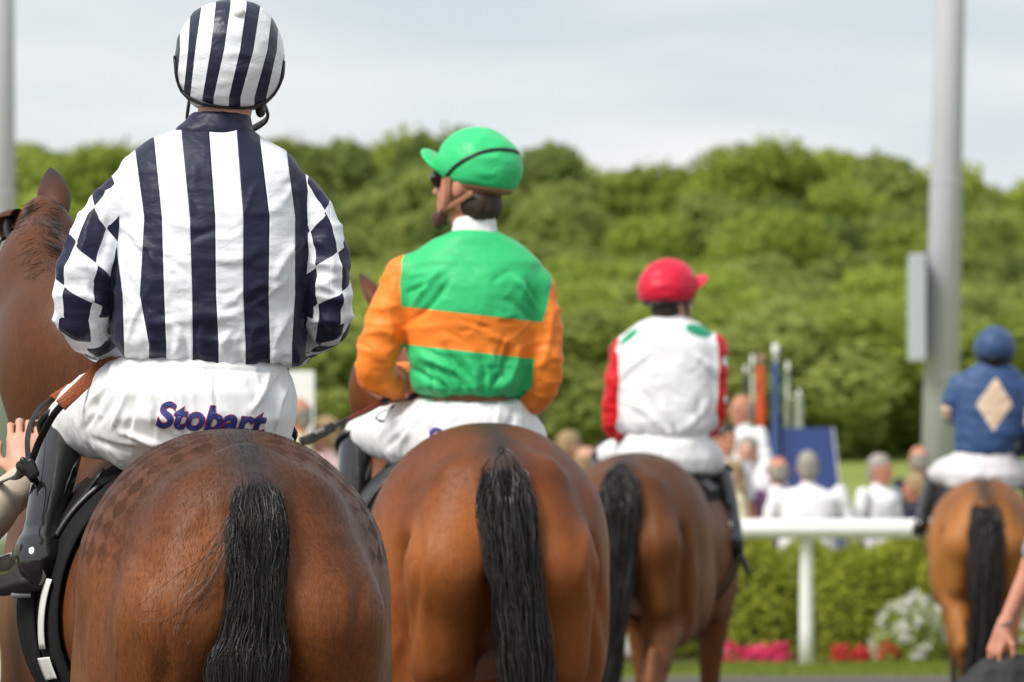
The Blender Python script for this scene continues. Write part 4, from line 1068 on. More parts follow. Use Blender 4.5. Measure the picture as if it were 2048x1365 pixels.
def strap_loop(name, b, px, y0, r, mat, parent, flat=.4):
    P, U = [], []
    S = spline(np.array(px, float), 26)
    for u, v in S:
        p, n = surf_px(b, u, v, y0, r * flat * .6)
        if p is not None: P.append(p); U.append(n)
    Sf = spline(np.array(px[::-1], float), 26)
    for u, v in Sf[1:-1]:
        p, n = surf_px(b, u, v, y0, r * flat * .6, False)
        if p is not None: P.append(p); U.append(n)
    V, Q4 = tube(P, r, 8, closed=True, flat=flat, up=np.array(U)); return mk(name, V, Q4, mat, parent)
def strap_arc(name, b, px, y0, r, mat, parent, flat=.4):
    P, U = [], []
    for u, v in spline(np.array(px, float), 26):
        p, n = surf_px(b, u, v, y0, r * flat * .6)
        if p is not None: P.append(p); U.append(n)
    V, Q4 = tube(P, r, 8, flat=flat, up=np.array(U)); return mk(name, V, quads_clean(Q4), mat, parent)
def print_text(word, b, org, ux, uy, size, y0, mats, parent, shear=.22):
    """flat lettering laid on a garment: fill over a wider outline"""
    res = None
    for k, (nm, off, lift, mt) in enumerate((('lettering_outline', .044, .0022, mats[1]), ('lettering', .024, .0036, mats[0]))):
        cu = bpy.data.curves.new('txt', 'FONT'); cu.body = word; cu.size = 1; cu.shear = shear; cu.offset = off; cu.space_character = 1.03
        to = bpy.data.objects.new('txt', cu); COL.objects.link(to)
        dg = bpy.context.evaluated_depsgraph_get(); me = bpy.data.meshes.new_from_object(to.evaluated_get(dg))
        bpy.data.objects.remove(to); bpy.data.curves.remove(cu)
        import bmesh
        bm = bmesh.new(); bm.from_mesh(me); bmesh.ops.triangulate(bm, faces=bm.faces)
        for _ in range(2):
            lg = [e for e in bm.edges if e.calc_length() > .07]
            if lg: bmesh.ops.subdivide_edges(bm, edges=lg, cuts=1); bmesh.ops.triangulate(bm, faces=bm.faces)
        for v in bm.verts:
            u_, v_ = org[0] + (ux[0] * v.co.x + uy[0] * v.co.y) * size, org[1] + (ux[1] * v.co.x + uy[1] * v.co.y) * size
            p, n = surf_px(b, u_, v_, y0, lift)
            v.co = Vector(p) if p is not None else Vector(Q(u_, v_, y0))
        bm.verts.index_update(); V = np.array([v.co for v in bm.verts]); T3 = np.array([[v.index for v in f_.verts] for f_ in bm.faces]); bm.free()
        bpy.data.meshes.remove(me)
        res = mk(nm, V, T3, mt, parent, smooth=True)
    return res
# ------------------------------------------------------------------ the four horses
def deg(a): return math.radians(a)
coat1 = coat_mat('coat_bay_brushed', (.064, .026, .0150), (.142, .044, .0145), (.28, .086, .021), True, 1.2)
coat2 = coat_mat('coat_bay_red', (.085, .028, .012), (.20, .056, .015), (.38, .118, .026), False, .6)
coat3 = coat_mat('coat_bay_brown', (.060, .024, .011), (.135, .046, .015), (.23, .080, .022), False, .4)
coat4 = coat_mat('coat_bay_light', (.15, .056, .017), (.31, .115, .027), (.45, .18, .045), False, .4)
def local_of(dock, yaw, hs, p):
    D = Q(*dock); c, s = math.cos(yaw), math.sin(yaw); lx, ly = D[0] + s * .03 * hs, D[1] - c * .03 * hs
    return np.array(((p[0] - lx) * c + (p[1] - ly) * s, -(p[0] - lx) * s + (p[1] - ly) * c, p[2])) / hs
def neck_to(dock, yaw, hs, mids):
    """neck chain from the withers through photographed points (u, v, Y, radius) to the poll"""
    N = [(0, 1.60, 1.30, .24), (0, 1.86, 1.42, .235)]
    for u, v, Y, r in mids: N.append((*local_of(dock, yaw, hs, Q(u, v, Y)), r))
    return N
d1 = (503, 978, 12.0)
H1 = horse('large bay horse nearest the camera with brushed diamond marks on its rump', d1, deg(8.5), 1.0, .0135,
           neck_to(d1, deg(8.5), 1.0, [(120, 740, 13.9, .215), (72, 590, 14.15, .165), (82, 478, 14.35, .105)]), nrm((-.36, .70, -.60)), coat1,
           [(502, 952, .01, 6), (506, 974, -.03, 32), (513, 1000, -.07, 52), (515, 1060, -.10, 63), (514, 1120, -.11, 66), (510, 1200, -.12, 66), (501, 1290, -.12, 80), (492, 1365, -.12, 92)], nstr=8000, srad=.0005, kink=.0020, m=32, clump=.38, flick=.12, fur=75000, groove=False, kb=.10, bend=-.15, cr=[(172, 1170, 168, 1400, 9, -.008), (300, 1170, 285, 1400, 16, .007), (338, 1180, 322, 1400, 12, -.009), (712, 1170, 716, 1400, 11, -.010), (690, 1120, 698, 1400, 12, .006), (600, 1235, 700, 1285, 3, .0035), (635, 1195, 690, 1255, 3, .003), (655, 1240, 650, 1330, 3, .003), (330, 1060, 420, 1010, 18, .006), (250, 1080, 330, 1180, 16, -.006), (600, 1000, 680, 1090, 18, .006), (560, 1180, 600, 1400, 16, -.006)])
d2 = (1003, 930, 16.4)
H2 = horse('reddish bay horse second in line under the rider in green and orange', d2, deg(5.5), 1.042, .016,
           neck_to(d2, deg(5.5), 1.042, [(832, 790, 18.2, .21), (815, 700, 18.5, .16), (800, 655, 18.7, .10)]), nrm((-.06, .72, -.68)), coat2,
           [(1003, 910, .02, 8), (1005, 932, -.03, 36), (1008, 965, -.07, 52), (1012, 1010, -.10, 62), (1022, 1100, -.12, 62), (1036, 1190, -.13, 60), (1046, 1280, -.13, 62), (1052, 1365, -.13, 62)], nstr=4200, srad=.0012, fur=30000, cr=[(864, 985, 850, 1400, 13, .010), (836, 1030, 822, 1330, 12, -.011), (1176, 955, 1174, 1200, 14, .010), (1192, 1110, 1226, 1380, 12, -.012), (905, 895, 835, 985, 14, .006), (870, 890, 790, 1010, 12, -.005), (1070, 880, 1160, 970, 14, .006), (800, 1260, 770, 1400, 12, .008), (790, 1170, 830, 1120, 10, -.005)])
d3 = (1242, 952, 25.9)
H3 = horse('dark bay horse third in line under the rider in white and red', d3, deg(-10), 1.03, .020,
           neck_to(d3, deg(-10), 1.03, [(1352, 850, 27.9, .2), (1345, 790, 28.1, .155), (1340, 745, 28.25, .10)]), nrm((-.12, .62, -.72)), coat3,
           [(1240, 936, .02, 7), (1240, 949, -.02, 28), (1240, 975, -.07, 42), (1238, 1020, -.10, 48), (1236, 1100, -.12, 42), (1232, 1180, -.13, 38), (1224, 1270, -.13, 34), (1214, 1365, -.13, 30)], nstr=2000, srad=.0022, mane=False, cr=[(1395, 1060, 1400, 1300, 8, -.014), (1378, 1040, 1385, 1250, 8, .010), (1300, 1000, 1290, 1250, 9, -.010)])
d4 = (1970, 1012, 34.5)
H4 = horse('light bay horse farthest ahead at the right under the rider in blue', d4, deg(-3), .966, .022,
           [(0, 1.60, 1.30, .24), (0, 1.86, 1.42, .235), (0, 2.1, 1.55, .2), (0, 2.32, 1.70, .155), (0, 2.45, 1.80, .10)], nrm((.1, .70, -.70)), coat4,
           [(1970, 998, .02, 5), (1970, 1010, -.02, 22), (1971, 1030, -.07, 33), (1972, 1070, -.10, 39), (1972, 1130, -.12, 38), (1970, 1220, -.13, 36), (1962, 1300, -.13, 34), (1955, 1365, -.13, 32)], nstr=1800, srad=.0026, mane=False)

# ------------------------------------------------------------------ jacket materials
def satin(name, build, rough=.42, bumpa=.22, spec=.32, fine=(38, 38, 20), ripple=False):
    t = NT(name); c = build(t)
    n1 = t.noise(1, 3, .55, fine, .4); n2 = t.noise(1, 2, .5, (16, 16, 22), .8)
    prev = t.bump(n2, bumpa, .02)
    if ripple:
        s = t.attr('stripe'); sx = t.N.new('ShaderNodeSeparateXYZ'); t.L.new(t.coord(), sx.inputs[0]); cx = t.N.new('ShaderNodeCombineXYZ')
        fl = t.m('FLOOR', s); t.put(cx.inputs[0], t.m('ADD', t.m('MULTIPLY', fl, 7.3), t.m('MULTIPLY', t.m('SUBTRACT', s, fl), .9))); t.put(cx.inputs[1], t.m('MULTIPLY', sx.outputs[1], 5.0)); t.put(cx.inputs[2], t.m('MULTIPLY', sx.outputs[2], 30.0))
        e = t.m('ABSOLUTE', t.m('SUBTRACT', t.m('FRACT', t.m('ADD', s, 40.5)), .5))
        prev = t.bump(t.noise(1, 2, .5, vec=cx.outputs[0], dist=.3), .24, .014, prev); prev = t.bump(t.mr(e, 0, .05, 0, 1), .25, .004, prev)
    t.set(color=c, rough=rough, spec=spec, sheen=.12, sheenr=.4, normal=t.bump(n1, bumpa * .35, .004, prev)); return t.mat
NAVY, WHT = (.0135, .016, .043), (.80, .82, .87)
def b1(t):
    s = t.attr('stripe'); fr = t.m('FRACT', t.m('MULTIPLY', t.m('ADD', s, 40.0), .5)); isn = t.m('GREATER_THAN', fr, .5)
    cu, cv = t.attr('cu'), t.attr('cv')
    a = t.m('GREATER_THAN', t.m('FRACT', t.m('MULTIPLY', t.m('ADD', cu, 40.0), .5)), .5); b = t.m('GREATER_THAN', t.m('FRACT', t.m('MULTIPLY', t.m('ADD', cv, 40.0), .5)), .5)
    chk = t.m('ABSOLUTE', t.m('SUBTRACT', a, b))
    e1 = t.m('ABSOLUTE', t.m('SUBTRACT', t.m('FRACT', t.m('ADD', cu, 40.5)), .5)); e2 = t.m('ABSOLUTE', t.m('SUBTRACT', t.m('FRACT', t.m('ADD', cv, 40.5)), .5))
    chk = t.m('MULTIPLY', chk, t.m('GREATER_THAN', t.m('MINIMUM', e1, e2), .016))
    e3 = t.m('ABSOLUTE', t.m('SUBTRACT', t.m('FRACT', t.m('ADD', s, 40.5)), .5)); seam = t.m('LESS_THAN', e3, .014)
    msk = t.m('GREATER_THAN', t.attr('sl'), 0.0)
    col = t.mix(t.m('ADD', t.m('MULTIPLY', isn, t.m('SUBTRACT', 1.0, msk)), t.m('MULTIPLY', chk, msk)), WHT, NAVY)
    return col
MJ1 = satin('silks_striped', b1, .50, .16, .28, ripple=True)
SB_V = [265, 434, 590, 690]
SB = [[40, 80, 130, 265, 306, 362, 418, 473, 518, 568, 600, 650, 690], [110, 150, 225, 288, 323, 379, 430, 486, 539, 590, 622, 660, 700], [110, 190, 245, 279, 328, 384, 432, 486, 537, 590, 622, 660, 700], [150, 205, 248, 298, 332, 385, 437, 491, 540, 584, 612, 640, 680]]
def paint1(V, d):
    Yd = V[:, 1]; u = 1024 + V[:, 0] * F / Yd; v = 985 - (V[:, 2] - CAMZ) * F / Yd
    B = np.array([np.interp(np.arange(13), np.arange(13), b) for b in SB])
    st = np.zeros(len(V))
    # boundary positions interpolated by height, counted from the side seam of the left
    tt = np.interp(v, SB_V, [0, 1, 2, 3]); i0 = np.clip(tt.astype(int), 0, 2); fr = (tt - i0)[:, None]
    BB = B[i0] * (1 - fr) + B[i0 + 1] * fr
    k = np.clip((u[:, None] >= BB).sum(1) - 1, 0, 11); r = np.arange(len(V))
    st = k + (u - BB[r, k]) / (BB[r, k + 1] - BB[r, k])
    cu = np.zeros(len(V)); cv = np.zeros(len(V)); J = J1
    for s, pts in ((-1, J['slL']), (1, J['slR'])):
        a, b = chain_uv(pts, V, np.array((s * .3, -1, .1))); m = (V[:, 0] - J['hc'][0]) * s > 0
        cu[m] = a[m] / .080 - s * b[m] * .34; cv[m] = s * b[m] / (2 * np.pi) * 6 + .35
    return dict(stripe=st, cu=cu, cv=cv)
J1 = dict(Y=12.95, seat=(425, 905), label='person in navy and white striped racing silks with checked sleeves on the nearest horse', seed=1, h=.0055,
    head=(452, 150, .02), yaw=4, pitch=-4, neckbase=(438, 258, .0),
    torso=[(260, 356, 504, .076, .0), (278, 304, 528, .090, .0), (303, 268, 570, .102, -.005), (325, 244, 592, .114, -.005), (345, 234, 606, .124, -.008), (380, 236, 614, .135, -.01), (420, 242, 614, .144, -.015), (460, 246, 614, .150, -.02), (510, 238, 616, .152, -.02), (560, 228, 611, .154, -.02), (640, 224, 606, .154, -.01), (680, 226, 607, .150, 0), (706, 250, 608, .142, .0), (727, 300, 600, .126, .0)],
    sleeveL=[(252, 392, -.01, .054), (205, 448, -.02, .053), (183, 502, -.03, .060), (170, 553, -.03, .065), (166, 602, -.02, .065), (171, 645, .03, .055), (222, 692, .24, .044)],
    sleeveR=[(598, 392, -.01, .050), (632, 446, -.02, .047), (648, 500, -.03, .050), (653, 552, -.03, .053), (653, 610, -.02, .053), (648, 648, .03, .049), (580, 694, .25, .042)],
    handL=(243, 708, .30, (.5, .75, -.1), (-.6, .2, .75), -1, (.7, 1.0, .8)), handR=(560, 712, .31, (-.5, .75, -.1), (.6, .2, .75), 1, (.7, 1.0, .8)),
    breech=[(712, 282, 566, .118, .0), (745, 248, 573, .140, -.01), (790, 225, 578, .158, -.02), (840, 222, 577, .165, -.02), (890, 235, 570, .15, 0), (925, 270, 560, .10, .02)],
    legL=[(300, 815, .05, .128), (215, 828, .25, .105), (150, 848, .40, .070), (128, 875, .40, .054)], legR=[(495, 815, .05, .105), (512, 850, .25, .072), (530, 872, .42, .055), (540, 890, .41, .05)],
    butt=[(275, 838, .06, .100)],
    bootL=([(130, 852, .40, .053), (117, 915, .31, .053), (101, 985, .22, .049), (85, 1050, .14, .043), (76, 1095, .09, .043)], [(78, 1128, .06, .050), (48, 1142, .18, .050), (5, 1152, .30, .042)]),
    bootR=([(538, 868, .41, .054), (556, 960, .32, .056), (575, 1080, .16, .043)], [(580, 1125, .10, .043), (600, 1140, .20, .042), (625, 1150, .30, .034)]),
    jcr=[(238, 440, 322, 545, 9, .008), (240, 500, 330, 660, 11, .009), (252, 470, 300, 640, 8, -.007), (612, 470, 545, 570, 10, .009), (610, 540, 560, 680, 10, .009), (600, 500, 575, 640, 7, -.006), (330, 420, 420, 470, 12, .005), (430, 520, 530, 500, 12, .005), (330, 600, 480, 640, 12, .005), (560, 400, 480, 450, 12, .005),
         (300, 640, 300, 715, 8, .008), (352, 655, 350, 722, 9, .008), (405, 650, 408, 725, 8, .007), (455, 660, 452, 727, 9, .008), (505, 650, 508, 727, 8, .008), (555, 650, 553, 727, 8, .008), (170, 590, 225, 650, 8, .008), (150, 520, 215, 560, 8, .006), (225, 430, 190, 520, 8, -.007), (635, 480, 680, 560, 8, .007), (640, 560, 690, 620, 8, .008), (625, 600, 660, 680, 7, -.007)],
    bcr=[(262, 742, 190, 850, 6, -.008), (240, 745, 170, 825, 5, .007), (285, 738, 255, 880, 6, -.008), (300, 735, 300, 850, 6, .007), (270, 735, 225, 860, 5, .007), (330, 735, 350, 830, 7, -.005), (562, 750, 530, 850, 6, -.008), (575, 770, 545, 860, 5, .007), (540, 742, 500, 830, 6, .006), (240, 870, 330, 890, 6, .006), (185, 880, 290, 905, 6, -.006), (430, 735, 436, 860, 3, -.004), (283, 738, 570, 742, 3, -.006), (200, 800, 165, 860, 5, -.006)],
    paint=paint1, jacketmat=MJ1, fold=.010, foldsc=(9, 9, 17), armfold=.010, seam=-.006, armk=.014,
    collar=[(227, 384, 498, .064, .0), (242, 370, 502, .070, .0), (260, 350, 506, .080, .0), (272, 350, 507, .082, .0)], collarmat=satin('collar_navy', lambda t: NAVY, .45, .15))
jockey(J1)
# cap in the same stripes, its button, and the elastic of the goggles
t = NT('cap_striped'); s = t.attr('stripe'); fr = t.m('FRACT', t.m('MULTIPLY', t.m('ADD', s, 40.0), .5)); f1 = t.noise(1, 3, .55, (60, 60, 26), .4); f2 = t.noise(1, 2, .5, (22, 22, 34), .8)
t.set(color=t.mix(t.m('GREATER_THAN', fr, .5), WHT, NAVY), rough=.38, spec=.45, normal=t.bump(f1, .12, .004, t.bump(f2, .22, .014))); M_cap1 = t.mat
row = qrow(J1['Y'])
f = Field(.0055); f.add(loft([row(v, a, b, dd, .015, 2.1) for v, a, b, dd in ((4, 438, 492, .05), (11, 412, 520, .085), (24, 390, 536, .108), (46, 371, 550, .128), (80, 355, 564, .142), (115, 349, 569, .146), (150, 351, 567, .142), (178, 360, 556, .132), (200, 374, 541, .12), (214, 392, 527, .105))]), .01)
V, Fc = f.mesh(3); N = normals(V, Fc); V = V + N * ((ridge(V, (16, 16, 30), 4) - .5) * .0035)[:, None]
u = 1024 + V[:, 0] * F / V[:, 1]; v = 985 - (V[:, 2] - CAMZ) * F / V[:, 1]
CB_V = [10, 100, 195]
CB = np.array([[345, 358, 380, 402, 430, 460, 492, 520, 545, 558], [345, 359, 375, 389, 420, 447, 479, 506, 534, 553], [330, 350, 365, 379, 404, 426, 457, 480, 508, 532]], float)
CB = np.hstack([CB[:, :1] - 14, CB, CB[:, -1:] + np.array([[12], [16], [20]]), CB[:, -1:] + np.array([[26], [34], [40]])])
tt = np.interp(v, CB_V, [0, 1, 2]); i0 = np.clip(tt.astype(int), 0, 1); fr = (tt - i0)[:, None]; BB = CB[i0] * (1 - fr) + CB[i0 + 1] * fr
k = np.clip((u[:, None] >= BB).sum(1) - 1, 0, BB.shape[1] - 2); r = np.arange(len(V)); st = k + (u - BB[r, k]) / (BB[r, k + 1] - BB[r, k])
helm = mk('helmet', V, Fc, M_cap1, J1['root'], dict(stripe=st)); hb = bvh(V, Fc); J1['helmet'] = helm
bt = Q(477, 31, J1['Y']); p, n = surf_px(hb, 477, 27, J1['Y'], .004)
V2, Q4 = uvs(p if p is not None else bt, (.0145, .010, .0125), 16); mk('button', V2, Q4, plain('button_white', (.8, .8, .78), .5), helm)
strap_loop('goggle_band', hb, [(351, 118), (356, 160), (372, 190), (410, 207), (460, 214), (512, 212), (545, 190), (563, 155), (566, 128)], J1['Y'], .0085, M_blk, helm)
f = Field(.005); hcn = J1['hc']; f.add(ell(Q(456, 192, 12.97), (.098, .118, .026)), .01); f.sub(ell(Q(456, 232, 12.99), (.075, .095, .04)), .01); V, Fc = f.mesh(1); mk('skull_cap_lining', V, Fc, M_blk, helm)
for s_, a in ((-1, (378, 205)), (1, (528, 205))):
    q = Q(*a, 12.99); V, Q4 = tube([q, q + (s_ * .006, .03, -.035), Q(440 + s_ * 60, 262, 13.08)], .010, 8, 12, flat=.4, up=(1, 0, 0)); mk('chin_strap', V, quads_clean(Q4), M_blk, helm)
V2, Q4 = uvs(Q(521, 222, 12.98), (.012, .014, .016), 12); mk('buckle', V2, Q4, M_blk, helm)
M_let, M_leto = plain('print_navy', (.022, .032, .20), .6, .08), plain('print_red', (.40, .02, .05), .6, .08)
a6 = deg(7.5)
print_text('Stobart', J1['bzb'], (311, 852), (math.cos(a6), math.sin(a6) * .62), (math.sin(a6) * .35, -1), 69, J1['Y'], (M_let, M_leto), J1['bz'], .24)

# ---- second rider
GRN, ORG = (.032, .50, .17), (.90, .235, .026)
def b2(t):
    bd = t.attr('band'); inb = t.m('MULTIPLY', t.m('GREATER_THAN', bd, 0.0), t.m('LESS_THAN', bd, 1.0))
    return t.mix(t.m('MAXIMUM', inb, t.m('GREATER_THAN', t.attr('sl'), 0.0)), GRN, ORG)
MJ2 = satin('silks_green_orange', b2, .50, .18, .3)
def paint2(V, d):
    u = 1024 + V[:, 0] * F / V[:, 1]; v = 985 - (V[:, 2] - CAMZ) * F / V[:, 1]
    return dict(band=(v - (u - 817) * .112 - 615) / 75)
J2 = dict(Y=17.4, seat=(935, 930), label='person in green silks with an orange band and orange sleeves, looking left', seed=2, h=.0065,
    head=(938, 372, .0), yaw=62, pitch=6, neckbase=(948, 470, .0),
    torso=[(462, 905, 990, .07, 0), (478, 870, 1022, .09, 0), (496, 842, 1050, .10, 0), (525, 818, 1080, .125, 0), (570, 812, 1086, .14, -.01), (620, 815, 1080, .148, -.01), (700, 816, 1064, .148, 0), (755, 820, 1052, .145, 0), (776, 826, 1048, .14, 0), (790, 846, 1032, .125, 0)],
    sleeveL=[(812, 552, 0, .062), (782, 620, -.01, .063), (760, 690, -.01, .062), (748, 745, .0, .054), (775, 765, .06, .050), (820, 752, .26, .042)],
    sleeveR=[(1076, 580, 0, .056), (1088, 650, -.01, .054), (1088, 730, -.01, .054), (1080, 782, .01, .050), (1058, 795, .08, .046), (1000, 790, .26, .04)],
    handL=(828, 765, .30, (.4, .8, -.2), (-.5, .3, .75), -1, (.7, 1.0, .8)),
    breech=[(808, 842, 1036, .112, 0), (830, 826, 1046, .135, 0), (870, 815, 1050, .15, 0), (910, 820, 1050, .15, 0), (935, 840, 1040, .11, 0)],
    legL=[(880, 870, .04, .118), (800, 868, .22, .092), (735, 868, .40, .062), (712, 892, .42, .046)], legR=[(1005, 870, .05, .112), (1035, 885, .25, .09), (1050, 905, .42, .062), (1056, 930, .42, .05)],
    butt=[(815, 885, .1, .062)],
    bootL=([(712, 885, .42, .055), (710, 950, .32, .054), (702, 1060, .18, .043)], [(700, 1095, .12, .042), (680, 1108, .24, .04), (660, 1115, .32, .034)]),
    bootR=([(1056, 925, .42, .05), (1080, 1000, .3, .054), (1090, 1070, .18, .043)], [(1090, 1100, .12, .042), (1110, 1110, .24, .04), (1130, 1115, .32, .034)]),
    jcr=[(822, 610, 890, 540, 7, .013), (820, 645, 905, 560, 6, -.012), (818, 590, 860, 560, 5, -.010), (1082, 615, 1020, 555, 7, .013), (1060, 560, 1075, 630, 6, -.012), (1070, 640, 1000, 600, 8, -.007), (840, 700, 930, 765, 8, .014), (828, 735, 900, 790, 6, -.015), (1042, 700, 1000, 782, 7, .017), (1018, 690, 985, 785, 5, -.015), (930, 715, 962, 786, 7, .013), (890, 690, 942, 775, 6, -.012), (985, 700, 1000, 780, 6, .012), (850, 745, 890, 785, 5, .012), (910, 740, 925, 786, 5, -.012), (955, 700, 975, 780, 5, -.010), (760, 600, 790, 700, 8, .008), (735, 680, 790, 760, 8, .008), (1100, 620, 1085, 760, 7, .007)],
    bcr=[(835, 815, 770, 900, 6, -.008), (850, 812, 800, 905, 6, .008), (800, 830, 760, 880, 5, .007), (880, 815, 850, 880, 7, -.006), (1030, 815, 1010, 860, 6, -.006)],
    paint=paint2, jacketmat=MJ2, fold=.010, foldsc=(7, 7, 12), armfold=.009, seam=-.016, skin=M_skin2,
    collar=[(434, 908, 992, .062, -.005), (455, 905, 994, .066, -.005), (476, 900, 998, .07, -.005)], collarmat=plain('collar_white', (.80, .80, .80), .6))
jockey(J2)
def cap(J, c, r, yaw, pitch, col, peak, band, bandw=.007, rim=None, name='cap', nopeak=False, pz=-.16, pt=.020):
    R = frame(deg(yaw), deg(pitch)); f = Field(.006)
    f.add(ell(c, r, R), .01); f.add(ell(c + R @ np.array((0, -.02, -.02)), (r[0] * .98, r[1] * .88, r[2] * .9), R), .03)
    f.sub(half(c + R @ np.array((0, 0, -r[2] * .62)), R @ np.array((0, 0.05, -1.0)) * -1), .02) if False else None
    lowp = c + R @ np.array((0, 0, -r[2] * .60)); nn = R @ np.array((0, 0, 1.0))
    f.sub(half(lowp, nn), .015)
    V, Fc = f.mesh(2); V = V + normals(V, Fc) * ((ridge(V, (14, 14, 22), J['seed']) - .5) * .006)[:, None]
    mt = satin(name + '_silk', lambda t: col, .42, .28)
    o = mk('helmet', V, Fc, mt, J['root']); b = bvh(V, Fc)
    if not nopeak:
        f = Field(.005); pc = c + R @ np.array((0, r[1] * .95, r[2] * pz)); PR = R @ frame(0, deg(peak))
        f.add(ell(pc, (r[0] * .80, .078, pt), PR), .01); V, Fc = f.mesh(1); mk('peak', V, Fc, mt, o)
    if band: strap_arc('goggle_band', b, band, J['Y'], bandw, M_blk, o, .5)
    f = Field(.006); f.add(ell(c + R @ np.array((0, -.01, -r[2] * .62)), (r[0] * .90, r[1] * .88, .022), R), .01); V, Fc = f.mesh(1); mk('helmet_rim', V, Fc, rim or M_blk, o)
    J['helmet'] = o; return o, b, R
c2 = Q(957, 328, 17.4)
hl, b, R = cap(J2, c2, (.110, .130, .111), 66, 9, (.036, .56, .19), 34, [(893, 352), (915, 330), (950, 310), (990, 300), (1022, 301), (1036, 306)], .006, plain('rim_tan', (.30, .14, .07), .5), 'cap_green', False, -.20, .016)
hc, HR = J2['hc'], J2['R']; eyes(hc, HR, J2['root'])
f = Field(.005); f.add(ell(hc + HR @ np.array((0, -.045, -.055)), (.076, .064, .066), HR), .02); V, Fc = f.mesh(1); V = V + normals(V, Fc) * ((vnoise(V, (80, 80, 30), 3) - .5) * .008)[:, None]; mk('hair', V, Fc, M_brown, J2['root'])
gg = tag(empty('goggles', hc), None); gg.parent = J2['root']; gg.location = tuple(hc - orig(J2['root']))
bpy.data.objects.remove(gg)
f = Field(.004); gp = lambda x, y, z: hc + HR @ np.array((x, y, z)); f.add(ell(gp(0, .088, .014), (.078, .026, .034), HR), .01); f.sub(ell(gp(0, .065, .014), (.062, .03, .026), HR), .006); V, Fc = f.mesh(1); gf = mk('goggles', V, Fc, M_blk, J2['root'])
ml = NT('lens_amber'); ml.set(color=(.25, .19, .09), rough=.1, spec=.7); V2, Q4 = uvs(gp(0, .104, .014), (.062, .013, .024), 14, HR); mk('lens', V2, Q4, ml.mat, gf)
M_tanst = plain('strap_tan', (.30, .13, .065), .5); M_chin = plain('chin_cup', (.06, .015, .012), .5)
for s in (-1, 1):
    V, Q4 = tube([gp(.082 * s, .03, .03), gp(.084 * s, .025, -.03), gp(.066 * s, .04, -.075), gp(.02 * s, .075, -.118)], .0105, 8, 20, flat=.35, up=HR @ np.array((1, 0, 0))); mk('chin_strap', V, quads_clean(Q4), M_tanst if s else M_blk, hl)
    V, Q4 = tube([gp(.083 * s, -.06, -.02), gp(.08 * s, .0, -.06), gp(.066 * s, .04, -.075)], .0095, 8, 14, flat=.35, up=HR @ np.array((1, 0, 0))); mk('chin_strap', V, quads_clean(Q4), M_tanst, hl)
f = Field(.005); f.add(cone(gp(-.034, .080, -.108), gp(.034, .080, -.108), .019, .019), .01); f.add(cone(gp(-.05, .05, -.085), gp(-.04, .07, -.125), .014, .018), .01); f.add(cone(gp(0, .09, -.085), gp(0, .085, -.112), .015, .02), .01); V, Fc = f.mesh(1); mk('chin_cup', V, Fc, M_chin, hl)
# printed marks on the breeches: the start of a word by the rump and a black loop on the thigh
print_text('Stobart', J2['bzb'], (851, 893), (math.cos(deg(9)), math.sin(deg(9))), (.05, -1), 56, J2['Y'], (M_let, M_leto), J2['bz'], .24)
strap_arc('printed_loop', J2['bzb'], [(792, 806), (776, 818), (758, 828), (752, 836), (762, 843), (771, 840), (777, 826), (788, 812)], J2['Y'], .0042, plain('print_black', (.012, .012, .014), .6), J2['bz'], .25)

# ---- third rider
RED, GR3 = (.60, .006, .012), (.015, .30, .15)
def b3(t):
    c = t.mix(t.m('GREATER_THAN', t.attr('sl'), 0.0), (.83, .83, .86), RED)
    c = t.mix(t.m('GREATER_THAN', t.attr('patch'), 0.0), c, GR3)
    return t.mix(t.m('GREATER_THAN', t.attr('dot'), 0.0), c, (.80, .80, .80))
MJ3 = satin('silks_white_red', b3, .42, .22)
def paint3(V, d):
    u = 1024 + V[:, 0] * F / V[:, 1]; v = 985 - (V[:, 2] - CAMZ) * F / V[:, 1]
    p = np.maximum(1 - np.hypot((u - 1398) / 27, (v - 662 - (u - 1398) * .25) / 12), 1 - np.hypot((u - 1258) / 20, (v - 674 + (u - 1258) * .75) / 9))
    dt = np.full(len(V), -1.0)
    for a, b, r in ((1454, 722, 10), (1455, 800, 8), (1446, 862, 7), (1240, 700, 9), (1218, 770, 0)): dt = np.maximum(dt, 1 - np.hypot(u - a, v - b) / max(r, 1e-3))
    return dict(patch=p, dot=dt)
